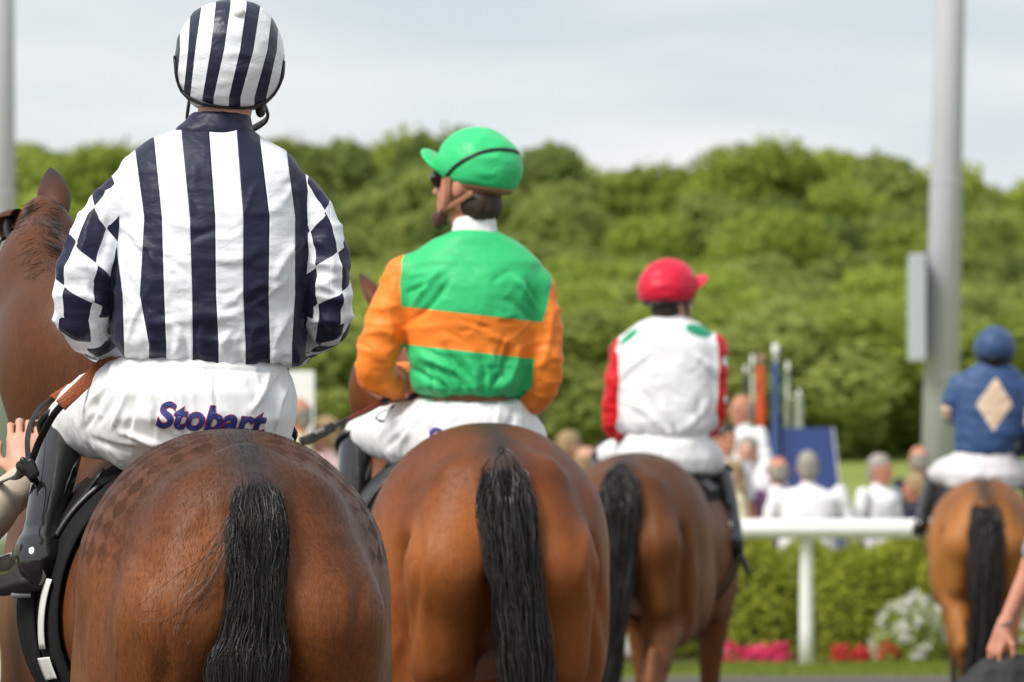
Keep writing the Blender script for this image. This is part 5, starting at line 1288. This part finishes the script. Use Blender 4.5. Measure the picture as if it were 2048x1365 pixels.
J3 = dict(Y=26.9, seat=(1338, 940), label='person in white silks with red sleeves and a red cap, looking right', seed=3, h=.009,
    head=(1345, 598, 0), yaw=-58, pitch=2, neckbase=(1338, 645, 0),
    torso=[(634, 1308, 1366, .07, 0), (646, 1275, 1398, .095, 0), (662, 1255, 1418, .11, 0), (690, 1240, 1432, .13, 0), (740, 1239, 1434, .14, 0), (800, 1240, 1428, .145, 0), (845, 1243, 1422, .14, 0), (862, 1248, 1416, .135, 0), (874, 1262, 1404, .12, 0)],
    sleeveL=[(1247, 700, 0, .060), (1236, 760, -.01, .057), (1229, 825, 0, .052), (1232, 858, .04, .048), (1262, 872, .25, .042)],
    sleeveR=[(1428, 694, 0, .058), (1436, 750, -.01, .046), (1434, 815, 0, .044), (1426, 855, .05, .042), (1392, 870, .25, .038)],
    breech=[(868, 1258, 1408, .110, 0), (890, 1246, 1414, .135, 0), (920, 1230, 1424, .15, 0), (945, 1235, 1420, .13, 0)],
    legL=[(1290, 908, .05, .105), (1245, 908, .25, .085), (1212, 912, .42, .056)], legR=[(1385, 905, .05, .105), (1412, 915, .2, .080), (1428, 938, .32, .056)],
    bootR=([(1438, 942, .30, .054), (1452, 990, .22, .052), (1464, 1050, .12, .044)], [(1466, 1080, .08, .050), (1468, 1092, .18, .048), (1472, 1104, .28, .040)]),
    bootL=([(1208, 915, .42, .05), (1190, 985, .3, .05), (1180, 1050, .18, .042)], [(1180, 1080, .12, .042), (1170, 1088, .24, .04), (1160, 1095, .32, .034)]),
    jcr=[(1245, 760, 1290, 700, 7, .012), (1430, 760, 1390, 700, 7, .012), (1250, 800, 1330, 860, 7, .012), (1290, 790, 1350, 865, 6, -.012), (1420, 790, 1370, 865, 7, .012), (1400, 800, 1390, 868, 5, -.012), (1330, 800, 1340, 868, 6, .010)],
    rcr=12, paint=paint3, jacketmat=MJ3, fold=.010, foldsc=(7, 7, 11), armfold=.012, seam=-.008, skin=M_skin,
    collar=[(626, 1312, 1366, .06, 0), (640, 1308, 1370, .066, 0)], collarmat=plain('collar_pale', (.78, .78, .8), .6))
jockey(J3)
c3 = Q(1337, 572, 26.9)
hl, b, R = cap(J3, c3, (.124, .142, .128), -62, 2, (.66, .012, .045), 38, [(1345, 622), (1362, 612), (1382, 598), (1392, 585)], .006, None, 'cap_red', False, .02, .018)
eyes(J3['hc'], J3['R'], J3['root'])
for s in (-1, 1):
    gp3 = lambda x, y, z: J3['hc'] + J3['R'] @ np.array((x, y, z))
    V, Q4 = tube([gp3(.084 * s, .02, .03), gp3(.082 * s, .025, -.03), gp3(.02 * s, .08, -.118)], .011, 8, 16, flat=.35, up=J3['R'] @ np.array((1, 0, 0))); mk('chin_strap', V, quads_clean(Q4), M_blk, hl)
f = Field(.006); f.add(ell(J3['hc'] + J3['R'] @ np.array((0, -.04, -.05)), (.078, .068, .062), J3['R']), .02); V, Fc = f.mesh(1); mk('hair', V, Fc, M_dkh, J3['root'])

# ---- fourth rider
BLU, BEI = (.034, .078, .20), (.70, .52, .38)
def b4(t):
    c = t.mix(t.m('GREATER_THAN', t.attr('dia'), 0.0), BLU, BEI)
    sl = t.m('GREATER_THAN', t.attr('sl'), 0.0); a = t.attr('arm')
    c = t.mix(t.m('MULTIPLY', sl, t.m('MULTIPLY', t.m('GREATER_THAN', a, 0.0), t.m('LESS_THAN', a, 1.0))), c, BEI)
    return t.mix(t.m('MULTIPLY', sl, t.m('GREATER_THAN', a, 1.0)), c, (.012, .02, .07))
MJ4 = satin('silks_blue', b4, .5, .2)
def paint4(V, d):
    u = 1024 + V[:, 0] * F / V[:, 1]; v = 985 - (V[:, 2] - CAMZ) * F / V[:, 1]
    dia = 1 - np.abs(u - 1989 + (v - 809) * .05) / 37 - np.abs(v - 809) / 55
    cuL, _ = chain_uv(J4['slL'], V, np.array((0, -1, 0))); cuR, _ = chain_uv(J4['slR'], V, np.array((0, -1, 0)))
    cu = np.where(V[:, 0] < J4['hc'][0], cuL, cuR); return dict(dia=np.where(V[:, 1] < J4['Y'], dia, -1), arm=(cu - .135) / .11)
J4 = dict(Y=35.5, seat=(1962, 985), label='person in blue silks with a beige diamond on the back at the far right', seed=4, h=.010,
    head=(1988, 706, 0), yaw=3, pitch=-3, neckbase=(1984, 742, 0),
    torso=[(722, 1960, 2012, .07, 0), (734, 1944, 2028, .09, 0), (748, 1922, 2042, .11, 0), (775, 1911, 2049, .13, 0), (820, 1908, 2048, .14, 0), (870, 1908, 2040, .145, 0), (900, 1911, 2026, .14, 0), (913, 1922, 2012, .12, 0)],
    sleeveL=[(1917, 770, .0, .058), (1906, 795, -.01, .056), (1900, 818, .02, .052), (1900, 828, .12, .046), (1922, 845, .33, .04)],
    sleeveR=[(2042, 775, 0, .06), (2056, 820, -.01, .056), (2060, 868, 0, .054), (2055, 895, .05, .05), (2025, 905, .28, .04)],
    breech=[(903, 1916, 2018, .115, 0), (925, 1900, 2028, .145, 0), (950, 1892, 2036, .16, 0), (975, 1896, 2034, .14, 0)],
    legL=[(1925, 945, .05, .115), (1895, 945, .25, .09), (1872, 952, .42, .060)], legR=[(2005, 945, .05, .115), (2030, 948, .25, .09), (2050, 962, .42, .06)],
    bootL=([(1868, 955, .42, .052), (1858, 990, .32, .050), (1846, 1030, .2, .042)], [(1842, 1050, .14, .044), (1838, 1056, .24, .042), (1834, 1060, .32, .034)]),
    bootR=([(2054, 966, .42, .052), (2068, 1000, .32, .050), (2078, 1035, .2, .042)], [(2080, 1055, .14, .044), (2086, 1060, .24, .042), (2092, 1064, .32, .034)]),
    paint=paint4, jacketmat=MJ4, fold=.010, foldsc=(8, 8, 13), seam=-.006, skin=M_skin2, breechmat=plain('breeches_pale', (.74, .70, .72), .6, .1, 30))
jockey(J4)
c4 = Q(1989, 694, 35.5)
hl, b, R = cap(J4, c4, (.124, .14, .130), 3, -3, (.034, .072, .17), -14, [(1952, 704), (1965, 716), (1990, 722), (2012, 717), (2027, 704)], .007, M_blk, 'cap_blue')
f = Field(.007); f.add(ell(J4['hc'] + np.array((0, -.035, -.045)), (.084, .075, .07)), .02); V, Fc = f.mesh(1); mk('hair', V, Fc, M_dkh, J4['root'])
for s in (-1, 1):
    p = J4['hc']; V, Q4 = tube([p + (.09 * s, 0, .0), p + (.088 * s, .01, -.05), p + (.03 * s, .075, -.115)], .012, 8, 14, flat=.4, up=(1, 0, 0)); mk('chin_strap', V, quads_clean(Q4), M_tanst if s < 0 else M_blk, hl)

# ------------------------------------------------------------------ tack, reins, whip
def num1(u, v):
    return 1.03 - .10 * v + (u - .5) * .045, math.radians(-72 - 62 * v)
def num2(u, v):
    return .80 + .20 * u, math.radians(-141 - 7 * v)
def n1(u, v): return (1.05 + .07 * v + .06 * (u - .5), math.radians(-80 - 25 * v))
def n2(u, v): return (1.07 + .13 * u, math.radians(-108 - 8 * v))
foot = lambda J, k, dz=-.055: J and (Q(*J[k][1][1][:2], J['Y'] + J[k][1][1][2]) + np.array((0, 0, dz)))
tack(H1, 'under the striped rider', .97, 1.40, 138, [('a', n1), ('b', n2)], [(-1, foot(J1, 'bootL')), (1, foot(J1, 'bootR'))])
tack(H2, 'under the rider in green', .80, 1.32, 80, None, [(-1, foot(J2, 'bootL')), (1, foot(J2, 'bootR'))], (30, 70))
tack(H3, 'under the rider in white and red', .80, 1.30, 56, None, [(-1, foot(J3, 'bootL')), (1, foot(J3, 'bootR'))], (24, 50))
tack(H4, 'under the rider in blue', .80, 1.30, 60, None, [(-1, foot(J4, 'bootL')), (1, foot(J4, 'bootR'))], (24, 54))
t = NT('rein_rubber'); wv = t.N.new('ShaderNodeTexVoronoi'); wv.inputs['Scale'].default_value = 170; t.L.new(t.coord(), wv.inputs['Vector'])
t.set(color=t.mix(t.noise(20), (.25, .065, .020), (.36, .10, .032)), rough=.75, normal=t.bump(wv.outputs[0], .6, .004)); M_rein = t.mat
def strapobj(name, px, wid, mat, parent, n=24, flat=.22, up=(.3, -1, .2), thick=None):
    P = [Q(u, v, Y) for u, v, Y in px]; V, Q4 = tube(P, wid * .92, 8, n, flat=flat, up=up); return mk(name, V, quads_clean(Q4), mat, parent)
rn = empty('reins', Q(180, 760, 13.1)); tag(rn, 'brown rubber grip reins with black ends held by the striped rider', 'reins')
strapobj('rubber_grip', [(256, 688, 13.20), (215, 722, 13.08), (165, 770, 13.00), (121, 812, 12.98)], .0165, M_rein, rn)
strapobj('rubber_grip', [(246, 722, 13.30), (205, 752, 13.36), (150, 772, 13.40), (104, 800, 13.42)], .0125, M_rein, rn)
strapobj('leather_strap', [(128, 806, 12.98), (106, 832, 13.02), (80, 880, 13.10), (68, 910, 13.12), (58, 938, 13.14)], .0090, M_blk, rn)
strapobj('leather_strap', [(108, 797, 13.42), (82, 815, 13.36), (63, 845, 13.28), (55, 880, 13.2), (57, 925, 13.14)], .0072, M_blk, rn)
f = Field(.004); k0 = Q(52, 938, 13.13); f.add(ell(k0, (.027, .015, .017), frame(0, 0, .5)), .005)
for a, b_ in (((-.006, -.008, .020), (.012, -.008, -.020)), ((.012, -.006, .018), (.024, -.006, -.012))): f.add(cone(k0 + a, k0 + b_, .0085, .0085), .002)
V, Fc = f.mesh(1); mk('knot', V, Fc, M_blk, rn)
strapobj('leather_strap', [(52, 938, 13.13), (25, 955, 13.2), (-30, 970, 13.5), (-120, 955, 14.2)], .0125, M_blk, rn)
strapobj('leather_strap', [(56, 945, 13.13), (66, 962, 13.2), (78, 985, 13.4)], .011, M_blk, rn, 10)
rn2 = empty('reins', Q(800, 790, 17.8)); tag(rn2, 'black reins in the left hand of the rider in green', 'reins')
strapobj('leather_strap', [(845, 775, 17.7), (800, 790, 17.9), (765, 800, 18.3), (735, 780, 18.9)], .012, M_blk, rn2)
strapobj('leather_strap', [(840, 785, 17.7), (810, 805, 17.7), (790, 820, 17.8), (782, 800, 18.2), (760, 740, 18.9)], .010, M_blk, rn2)
wp = empty('riding_whip', Q(700, 840, 17.3)); tag(wp, 'black and dark red riding whip with flat flap held by the rider in green', 'whip')
strapobj('handle', [(835, 770, 17.62), (800, 785, 17.5), (760, 808, 17.4)], .0115, M_blk, wp, 14, .9)
strapobj('shaft', [(762, 807, 17.4), (735, 822, 17.33), (690, 842, 17.2)], .0082, plain('whip_red', (.16, .012, .018), .35), wp, 14, .9)
strapobj('shaft', [(692, 841, 17.2), (675, 850, 17.16), (655, 860, 17.1)], .0085, M_blk, wp, 10, .9)
strapobj('flap', [(668, 853, 17.12), (645, 865, 17.07), (618, 879, 17.0), (602, 884, 16.95)], .0165, plain('flap_black', (.02, .019, .018), .5), wp, 14, .35)
strapobj('flap_label', [(648, 858, 17.045), (630, 867, 17.01)], .007, plain('flap_grey', (.28, .28, .26), .5, .5, 60), wp, 8, .4)
wp3 = empty('riding_whip', Q(1478, 1120, 27.05)); tag(wp3, 'black whip end hanging below the right boot of the third rider', 'whip')
strapobj('shaft', [(1420, 900, 27.2), (1452, 1020, 27.25), (1476, 1100, 27.25)], .008, M_blk, wp3, 14, .9)
strapobj('flap', [(1474, 1096, 27.25), (1486, 1122, 27.25), (1499, 1150, 27.25)], .018, M_blk, wp3, 12, .4)

# ------------------------------------------------------------------ groom at the left edge, arm with the bag at the right edge
def fabric(name, c, rough=.85, bump=.25): return plain(name, c, rough, .10, 8, bump, 260, sheen=.1)
def standing(label, hp, yaw, zg, shirt, trousers, skin, hair, hstyle, sleeve='long', arms=None, h=.012, group='people watching behind the rail', build=1.0, headturn=0, shoes=None, hsc=1.0):
    """a standing adult; hp = top of the head, zg = ground height, yaw = way the body faces"""
    Ht = hp[2] - zg; k = Ht / 1.75; base = np.array((hp[0], hp[1], zg)); R = frame(yaw); B = lambda x, y, z: base + R @ np.array((x, y, z)) * k
    o = empty('person', base); tag(o, label, 'person', group)
    hc = B(0, .02, 1.625); HR = frame(yaw + headturn, deg(-4)); sc = hsc * 1.02 * k ** .4
    g = Field(.006 if h < .012 else .012); head_prims(g, hc, HR, sc); g.add(cone(hc + HR @ np.array((0, -.02, -.07)), B(0, -.01, 1.42), .056 * k, .064 * k), .03); hd = g.mesh(1)
    A = arms or {}
    arm = {}
    for s, key in ((-1, 'L'), (1, 'R')):
        if A.get(key) and A[key][0] is None: A[key][0] = B(.185 * s * build, 0, 1.40)
        arm[key] = A.get(key) or [B(.185 * s * build, 0, 1.40), B(.245 * s * build, -.03, 1.13), B(.235 * s * build, .13, .93)]
    f = Field(h); lw = [B(0, .0, z) for z in (0,)]
    def trunk(ext): 
        rows = [(1.45, .06, .055), (1.41, .135, .085), (1.36, .175, .105), (1.22, .172, .122), (1.08, .160, .118), (.98, .168, .122), (.88, .172, .120)]
        c, s = abs(math.cos(yaw)), abs(math.sin(yaw)); rr = []
        for z, a, b in rows:
            a2, b2 = (a * build + ext) * k, (b * build + ext) * k; p = B(0, 0, z); rr.append((p[2], p[0], p[1], math.hypot(a2 * c, b2 * s), math.hypot(a2 * s, b2 * c), 2.2))
        return loft(rr)
    f.add(trunk(-.015), .03)
    for s, key in ((-1, 'L'), (1, 'R')):
        p = arm[key]; chain(f, [(*p[0], .045 * k), (*p[1], .037 * k), (*p[2], .027 * k)]); 
        f.add(cone(B(.09 * s, 0, .9), B(.10 * s, .01, .5), .072 * k, .05 * k), .03); f.add(cone(B(.10 * s, .01, .5), B(.10 * s, -.01, .08), .05 * k, .035 * k), .02)
    parts = [f.mesh(1), hd]
    for s, key in ((-1, 'L'), (1, 'R')):
        p = arm[key]; g = Field(.0042 if h < .012 else .010); d = A.get(key + 'd', p[2] - p[1]); n = A.get(key + 'n', R @ np.array((s * 1.0, .2, 0))); hand_prims(g, p[2], d, n, A.get(key + 't', s), A.get('curl', (.25, .4, .3)), k); g.add(cone(p[1] * .15 + p[2] * .85, p[2], .030 * k, .027 * k), .02); parts.append(g.mesh(1))
    V, Fc = join(parts); mk('body', V, Fc, skin, o); eyes(hc, HR, o, sc)
    f = Field(h); f.add(trunk(.008), .03)
    for s, key in ((-1, 'L'), (1, 'R')):
        p = arm[key]
        if sleeve == 'long': f.add(cone(p[0], p[1], .066 * k, .056 * k), .04); f.add(cone(p[1], p[1] * .08 + p[2] * .92, .056 * k, .041 * k), .03)
        else: e = p[0] * .25 + p[1] * .75; f.add(cone(p[0], e, .066 * k, .062 * k), .04)
    V, Fc = f.mesh(2); V = folds(V, normals(V, Fc), .016, (7, 7, 9), int(abs(hp[0]) * 97) % 50); sh = mk('shirt', V, Fc, shirt, o)
    g = Field(.009 if h < .012 else .014); cp = B(0, -.005, 1.445); g.add(cone(cp + (0, 0, -.01), cp + (0, 0, .025), .074 * k, .068 * k), .01); V, Fc = g.mesh(1); mk('collar', V, Fc, shirt, sh)
    f = Field(h + .003)
    rr = [(r_[0], r_[1], r_[2], r_[3], r_[4]) for r_ in []]
    f.add(cone(B(-.05, 0, .90), B(.05, 0, .90), .132 * k * build, .132 * k * build), .04)
    for s in (-1, 1): f.add(cone(B(.09 * s, 0, .88), B(.105 * s, .01, .48), .10 * k * build, .075 * k), .04); f.add(cone(B(.105 * s, .01, .48), B(.105 * s, 0, .08), .075 * k, .066 * k), .03)
    V, Fc = f.mesh(2); mk('trousers', V, Fc, trousers, o)
    for s in (-1, 1):
        g = Field(.016); g.add(cone(B(.105 * s, -.03, .045), B(.115 * s, .15, .035), .042 * k, .036 * k), .02); V, Fc = g.mesh(1); mk('shoe', V, Fc, shoes or M_rubber, o)
    if hair is not None: hair_shell(hc, HR, hair, o, hstyle, .007 if h < .012 else .013, sc)
    return o
M_beige = fabric('beige_cotton', (.50, .43, .34)); M_dkt = fabric('dark_trousers', (.02, .021, .028)); M_shirt = fabric('white_shirt', (.80, .79, .82), .8); M_nav = fabric('navy_shirt', (.014, .018, .04)); M_purple = fabric('purple_top', (.20, .09, .20)); M_cream = fabric('cream_top', (.68, .58, .38)); M_khaki = fabric('khaki_trousers', (.30, .25, .17)); M_pinkt = fabric('pale_pink_shirt', (.72, .50, .48))
# groom: left hand up at the rein
wrist = Q(52, 950, 13.42)
el_ = Q(-75, 1090, 13.30); shd = Q(-225, 800, 13.75)
top = Q(-300, 560, 13.9)
gr = standing('person in a beige jacket holding the rein of the nearest horse at the left edge', np.array((el_[0] - .43, el_[1] - .02, 1.78)), deg(-25), 0.0, M_beige, M_dkt, M_skin, M_brown, 'short', 'long',
    dict(L=None, R=[None, el_, wrist], Rd=Q(46, 850, 13.46) - wrist, Rn=np.array((-.05, -1.0, .12)), Rt=-1, curl=(.35, .9, .8)), .010, None)
V, Q4 = tube([Q(72, 842, 13.45) + np.array((.0115 * math.cos(a), .008 * math.sin(a) + .004, .003 * math.cos(a))) for a in np.linspace(0, 6.28, 17)[:-1]], .0016, 6, closed=True); mk('ring', V, Q4, M_steel, gr)
# helper at the right edge with a black bag
Y = 22.0; wr = Q(2004, 1262, Y); elb = Q(2062, 1128, Y + .05); sho = Q(2125, 975, Y)
hp_ = standing('person mostly out of frame at the right edge whose bare arm carries a black bag', np.array((sho[0] + .15, Y + .09, 1.74)), deg(30), 0.0, fabric('grey_tee', (.25, .26, .28)), M_dkt, M_skin2, M_dkh, 'short', 'short',
    dict(L=[None, elb, wr], R=None, Ld=Q(1985, 1318, Y - .02) - wr, Ln=np.array((-.75, -.65, .1)), Lt=-1, curl=(.35, .7, .5)), .010, None)
V, Q4 = tube([wr + np.array((.032 * math.cos(a), .032 * math.sin(a), .012 * math.cos(a))) + nrm(elb - wr) * .03 for a in np.linspace(0, 6.28, 21)[:-1]], .007, 8, closed=True, flat=.5, up=(0, 0, 1)); mk('wristband', V, Q4, plain('band_grey', (.12, .12, .14), .5), hp_)
bg_ = empty('bag', (Q(2000, 1365, Y)[0], Y, .32)); M_bag = plain('bag_black', (.014, .014, .015), .7, .3, 12, .4, 90)
f = Field(.009); c0 = Q(2000, 1400, Y)
chain(f, [(*Q(1938, 1372, Y), .045), (*Q(1975, 1352, Y), .062), (*Q(2020, 1350, Y), .07), (*Q(2090, 1352, Y), .07)], .03); f.add(ell(Q(2020, 1420, Y), (.21, .10, .13)), .06); f.add(ell(Q(2080, 1420, Y), (.2, .10, .13)), .06)
V, Fc = f.mesh(2); V = folds(V, normals(V, Fc), .02, (9, 9, 9), 4); mk('bag_body', V, Fc, M_bag, bg_)
V, Q4 = tube([Q(1972, 1345, Y - .03), Q(1985, 1322, Y - .03), Q(2005, 1312, Y - .03), Q(2035, 1318, Y - .03), Q(2055, 1345, Y - .03)], .009, 8, 20, flat=.5, up=(0, 1, 0)); mk('bag_handle', V, quads_clean(Q4), M_bag, bg_)
tag(bg_, 'soft black bag hanging from the hand at the lower right corner', 'bag')

# ------------------------------------------------------------------ crowd beyond the rail
def crowd(u, v, Y, yaw, label, shirt, hair, hstyle, skin=M_skin2, sleeve='long', trousers=None, build=1.0, turn=0, step=None, arms=None):
    hp = Q(u, v, Y); zg = 0.004 if step is None else step
    return standing(label, hp, deg(yaw), zg, shirt, trousers or M_dkt, skin, hair, hstyle, sleeve, arms, .019, 'people watching behind the rail', build, deg(turn), None, 1.12)
def step_block(u0, u1, Y, h, label):
    a, b = Q(u0, 985, Y)[0], Q(u1, 985, Y)[0]; o = boxobj('viewing_step', ((a + b) / 2, Y, h / 2 + .004), ((b - a) / 2, .55, h / 2), M_pave, None, .02); tag(o, label, 'step', 'viewing steps'); return o
step_block(400, 770, 45.6, .30, 'low paved viewing step under the bald man left of the second horse')
step_block(1020, 1230, 46.8 + 2.6, .22, 'low paved viewing step behind the second horse')
step_block(1405, 1560, 54.6, .52, 'paved viewing step under the bald man in white by the flags')
crowd(596, 797, 45.5, 80, 'bald ruddy man standing in front of the white board beside the striped rider', M_cream, M_grey, 'fringe', M_skin2, step=.30)
crowd(654, 838, 45.7, 75, 'man with a pink face just above the whip between the first two horses', M_pinkt, M_sand, 'short', M_skin, step=.30, build=1.1)
crowd(1064, 832, 49.2, 10, 'dark haired person whose head shows just right of the green rider\'s breeches', M_nav, M_dkh, 'short', M_skin3, step=.22)
crowd(1136, 866, 49.3, -60, 'sandy haired person left of the red sleeve, pale face turned right', M_pinkt, M_sand, 'short', M_skin, step=.22)
crowd(1172, 896, 48.9, -40, 'person with fair skin half hidden behind the third horse, lower than the sandy haired one', M_cream, M_sand, 'fringe', M_skin)
crowd(1206, 888, 51.5, 0, 'person with brown hair peeping out under the red left sleeve', M_nav, M_brown, 'short', M_skin3)
crowd(1486, 792, 54.6, 125, 'bald man in a white shirt standing highest, in front of the flags', M_shirt, M_grey, 'fringe', M_skin2, step=.52, build=1.3)
crowd(1448, 848, 52.6, -150, 'dark haired person with a pinkish face close to the red right sleeve', M_shirt, M_dkh, 'short', M_skin2, sleeve='short')
crowd(1496, 872, 53.4, 165, 'person in a loose white shirt stooping below the bald man', M_shirt, M_grey, 'short', M_skin, build=1.35)
crowd(1466, 925, 51.9, 100, 'person in a cream top next to the boot of the rider in white and red', M_cream, M_sand, 'long', M_skin, build=1.15)
crowd(1557, 917, 52.9, 20, 'bald tanned man in a purple top left of the grey haired man', M_purple, M_grey, 'fringe', M_skin2)
crowd(1616, 907, 51.9, 4, 'grey haired man in a white shirt seen from behind in front of the blue stand', M_shirt, M_grey, 'short', M_skin2, build=1.5)
crowd(1757, 912, 52.3, -128, 'grey haired man in a white shirt with a ruddy face turned to the right', M_shirt, M_grey, 'short', M_skin2, build=1.3)
crowd(1838, 894, 56.5, 12, 'bald man in a black shirt in front of the thick lamp post', M_nav, M_grey, 'fringe', M_skin2)
crowd(1834, 950, 51.6, 60, 'short person in a navy top beside the boot of the rider in blue', M_nav, M_sand, 'short', M_skin2, sleeve='short')
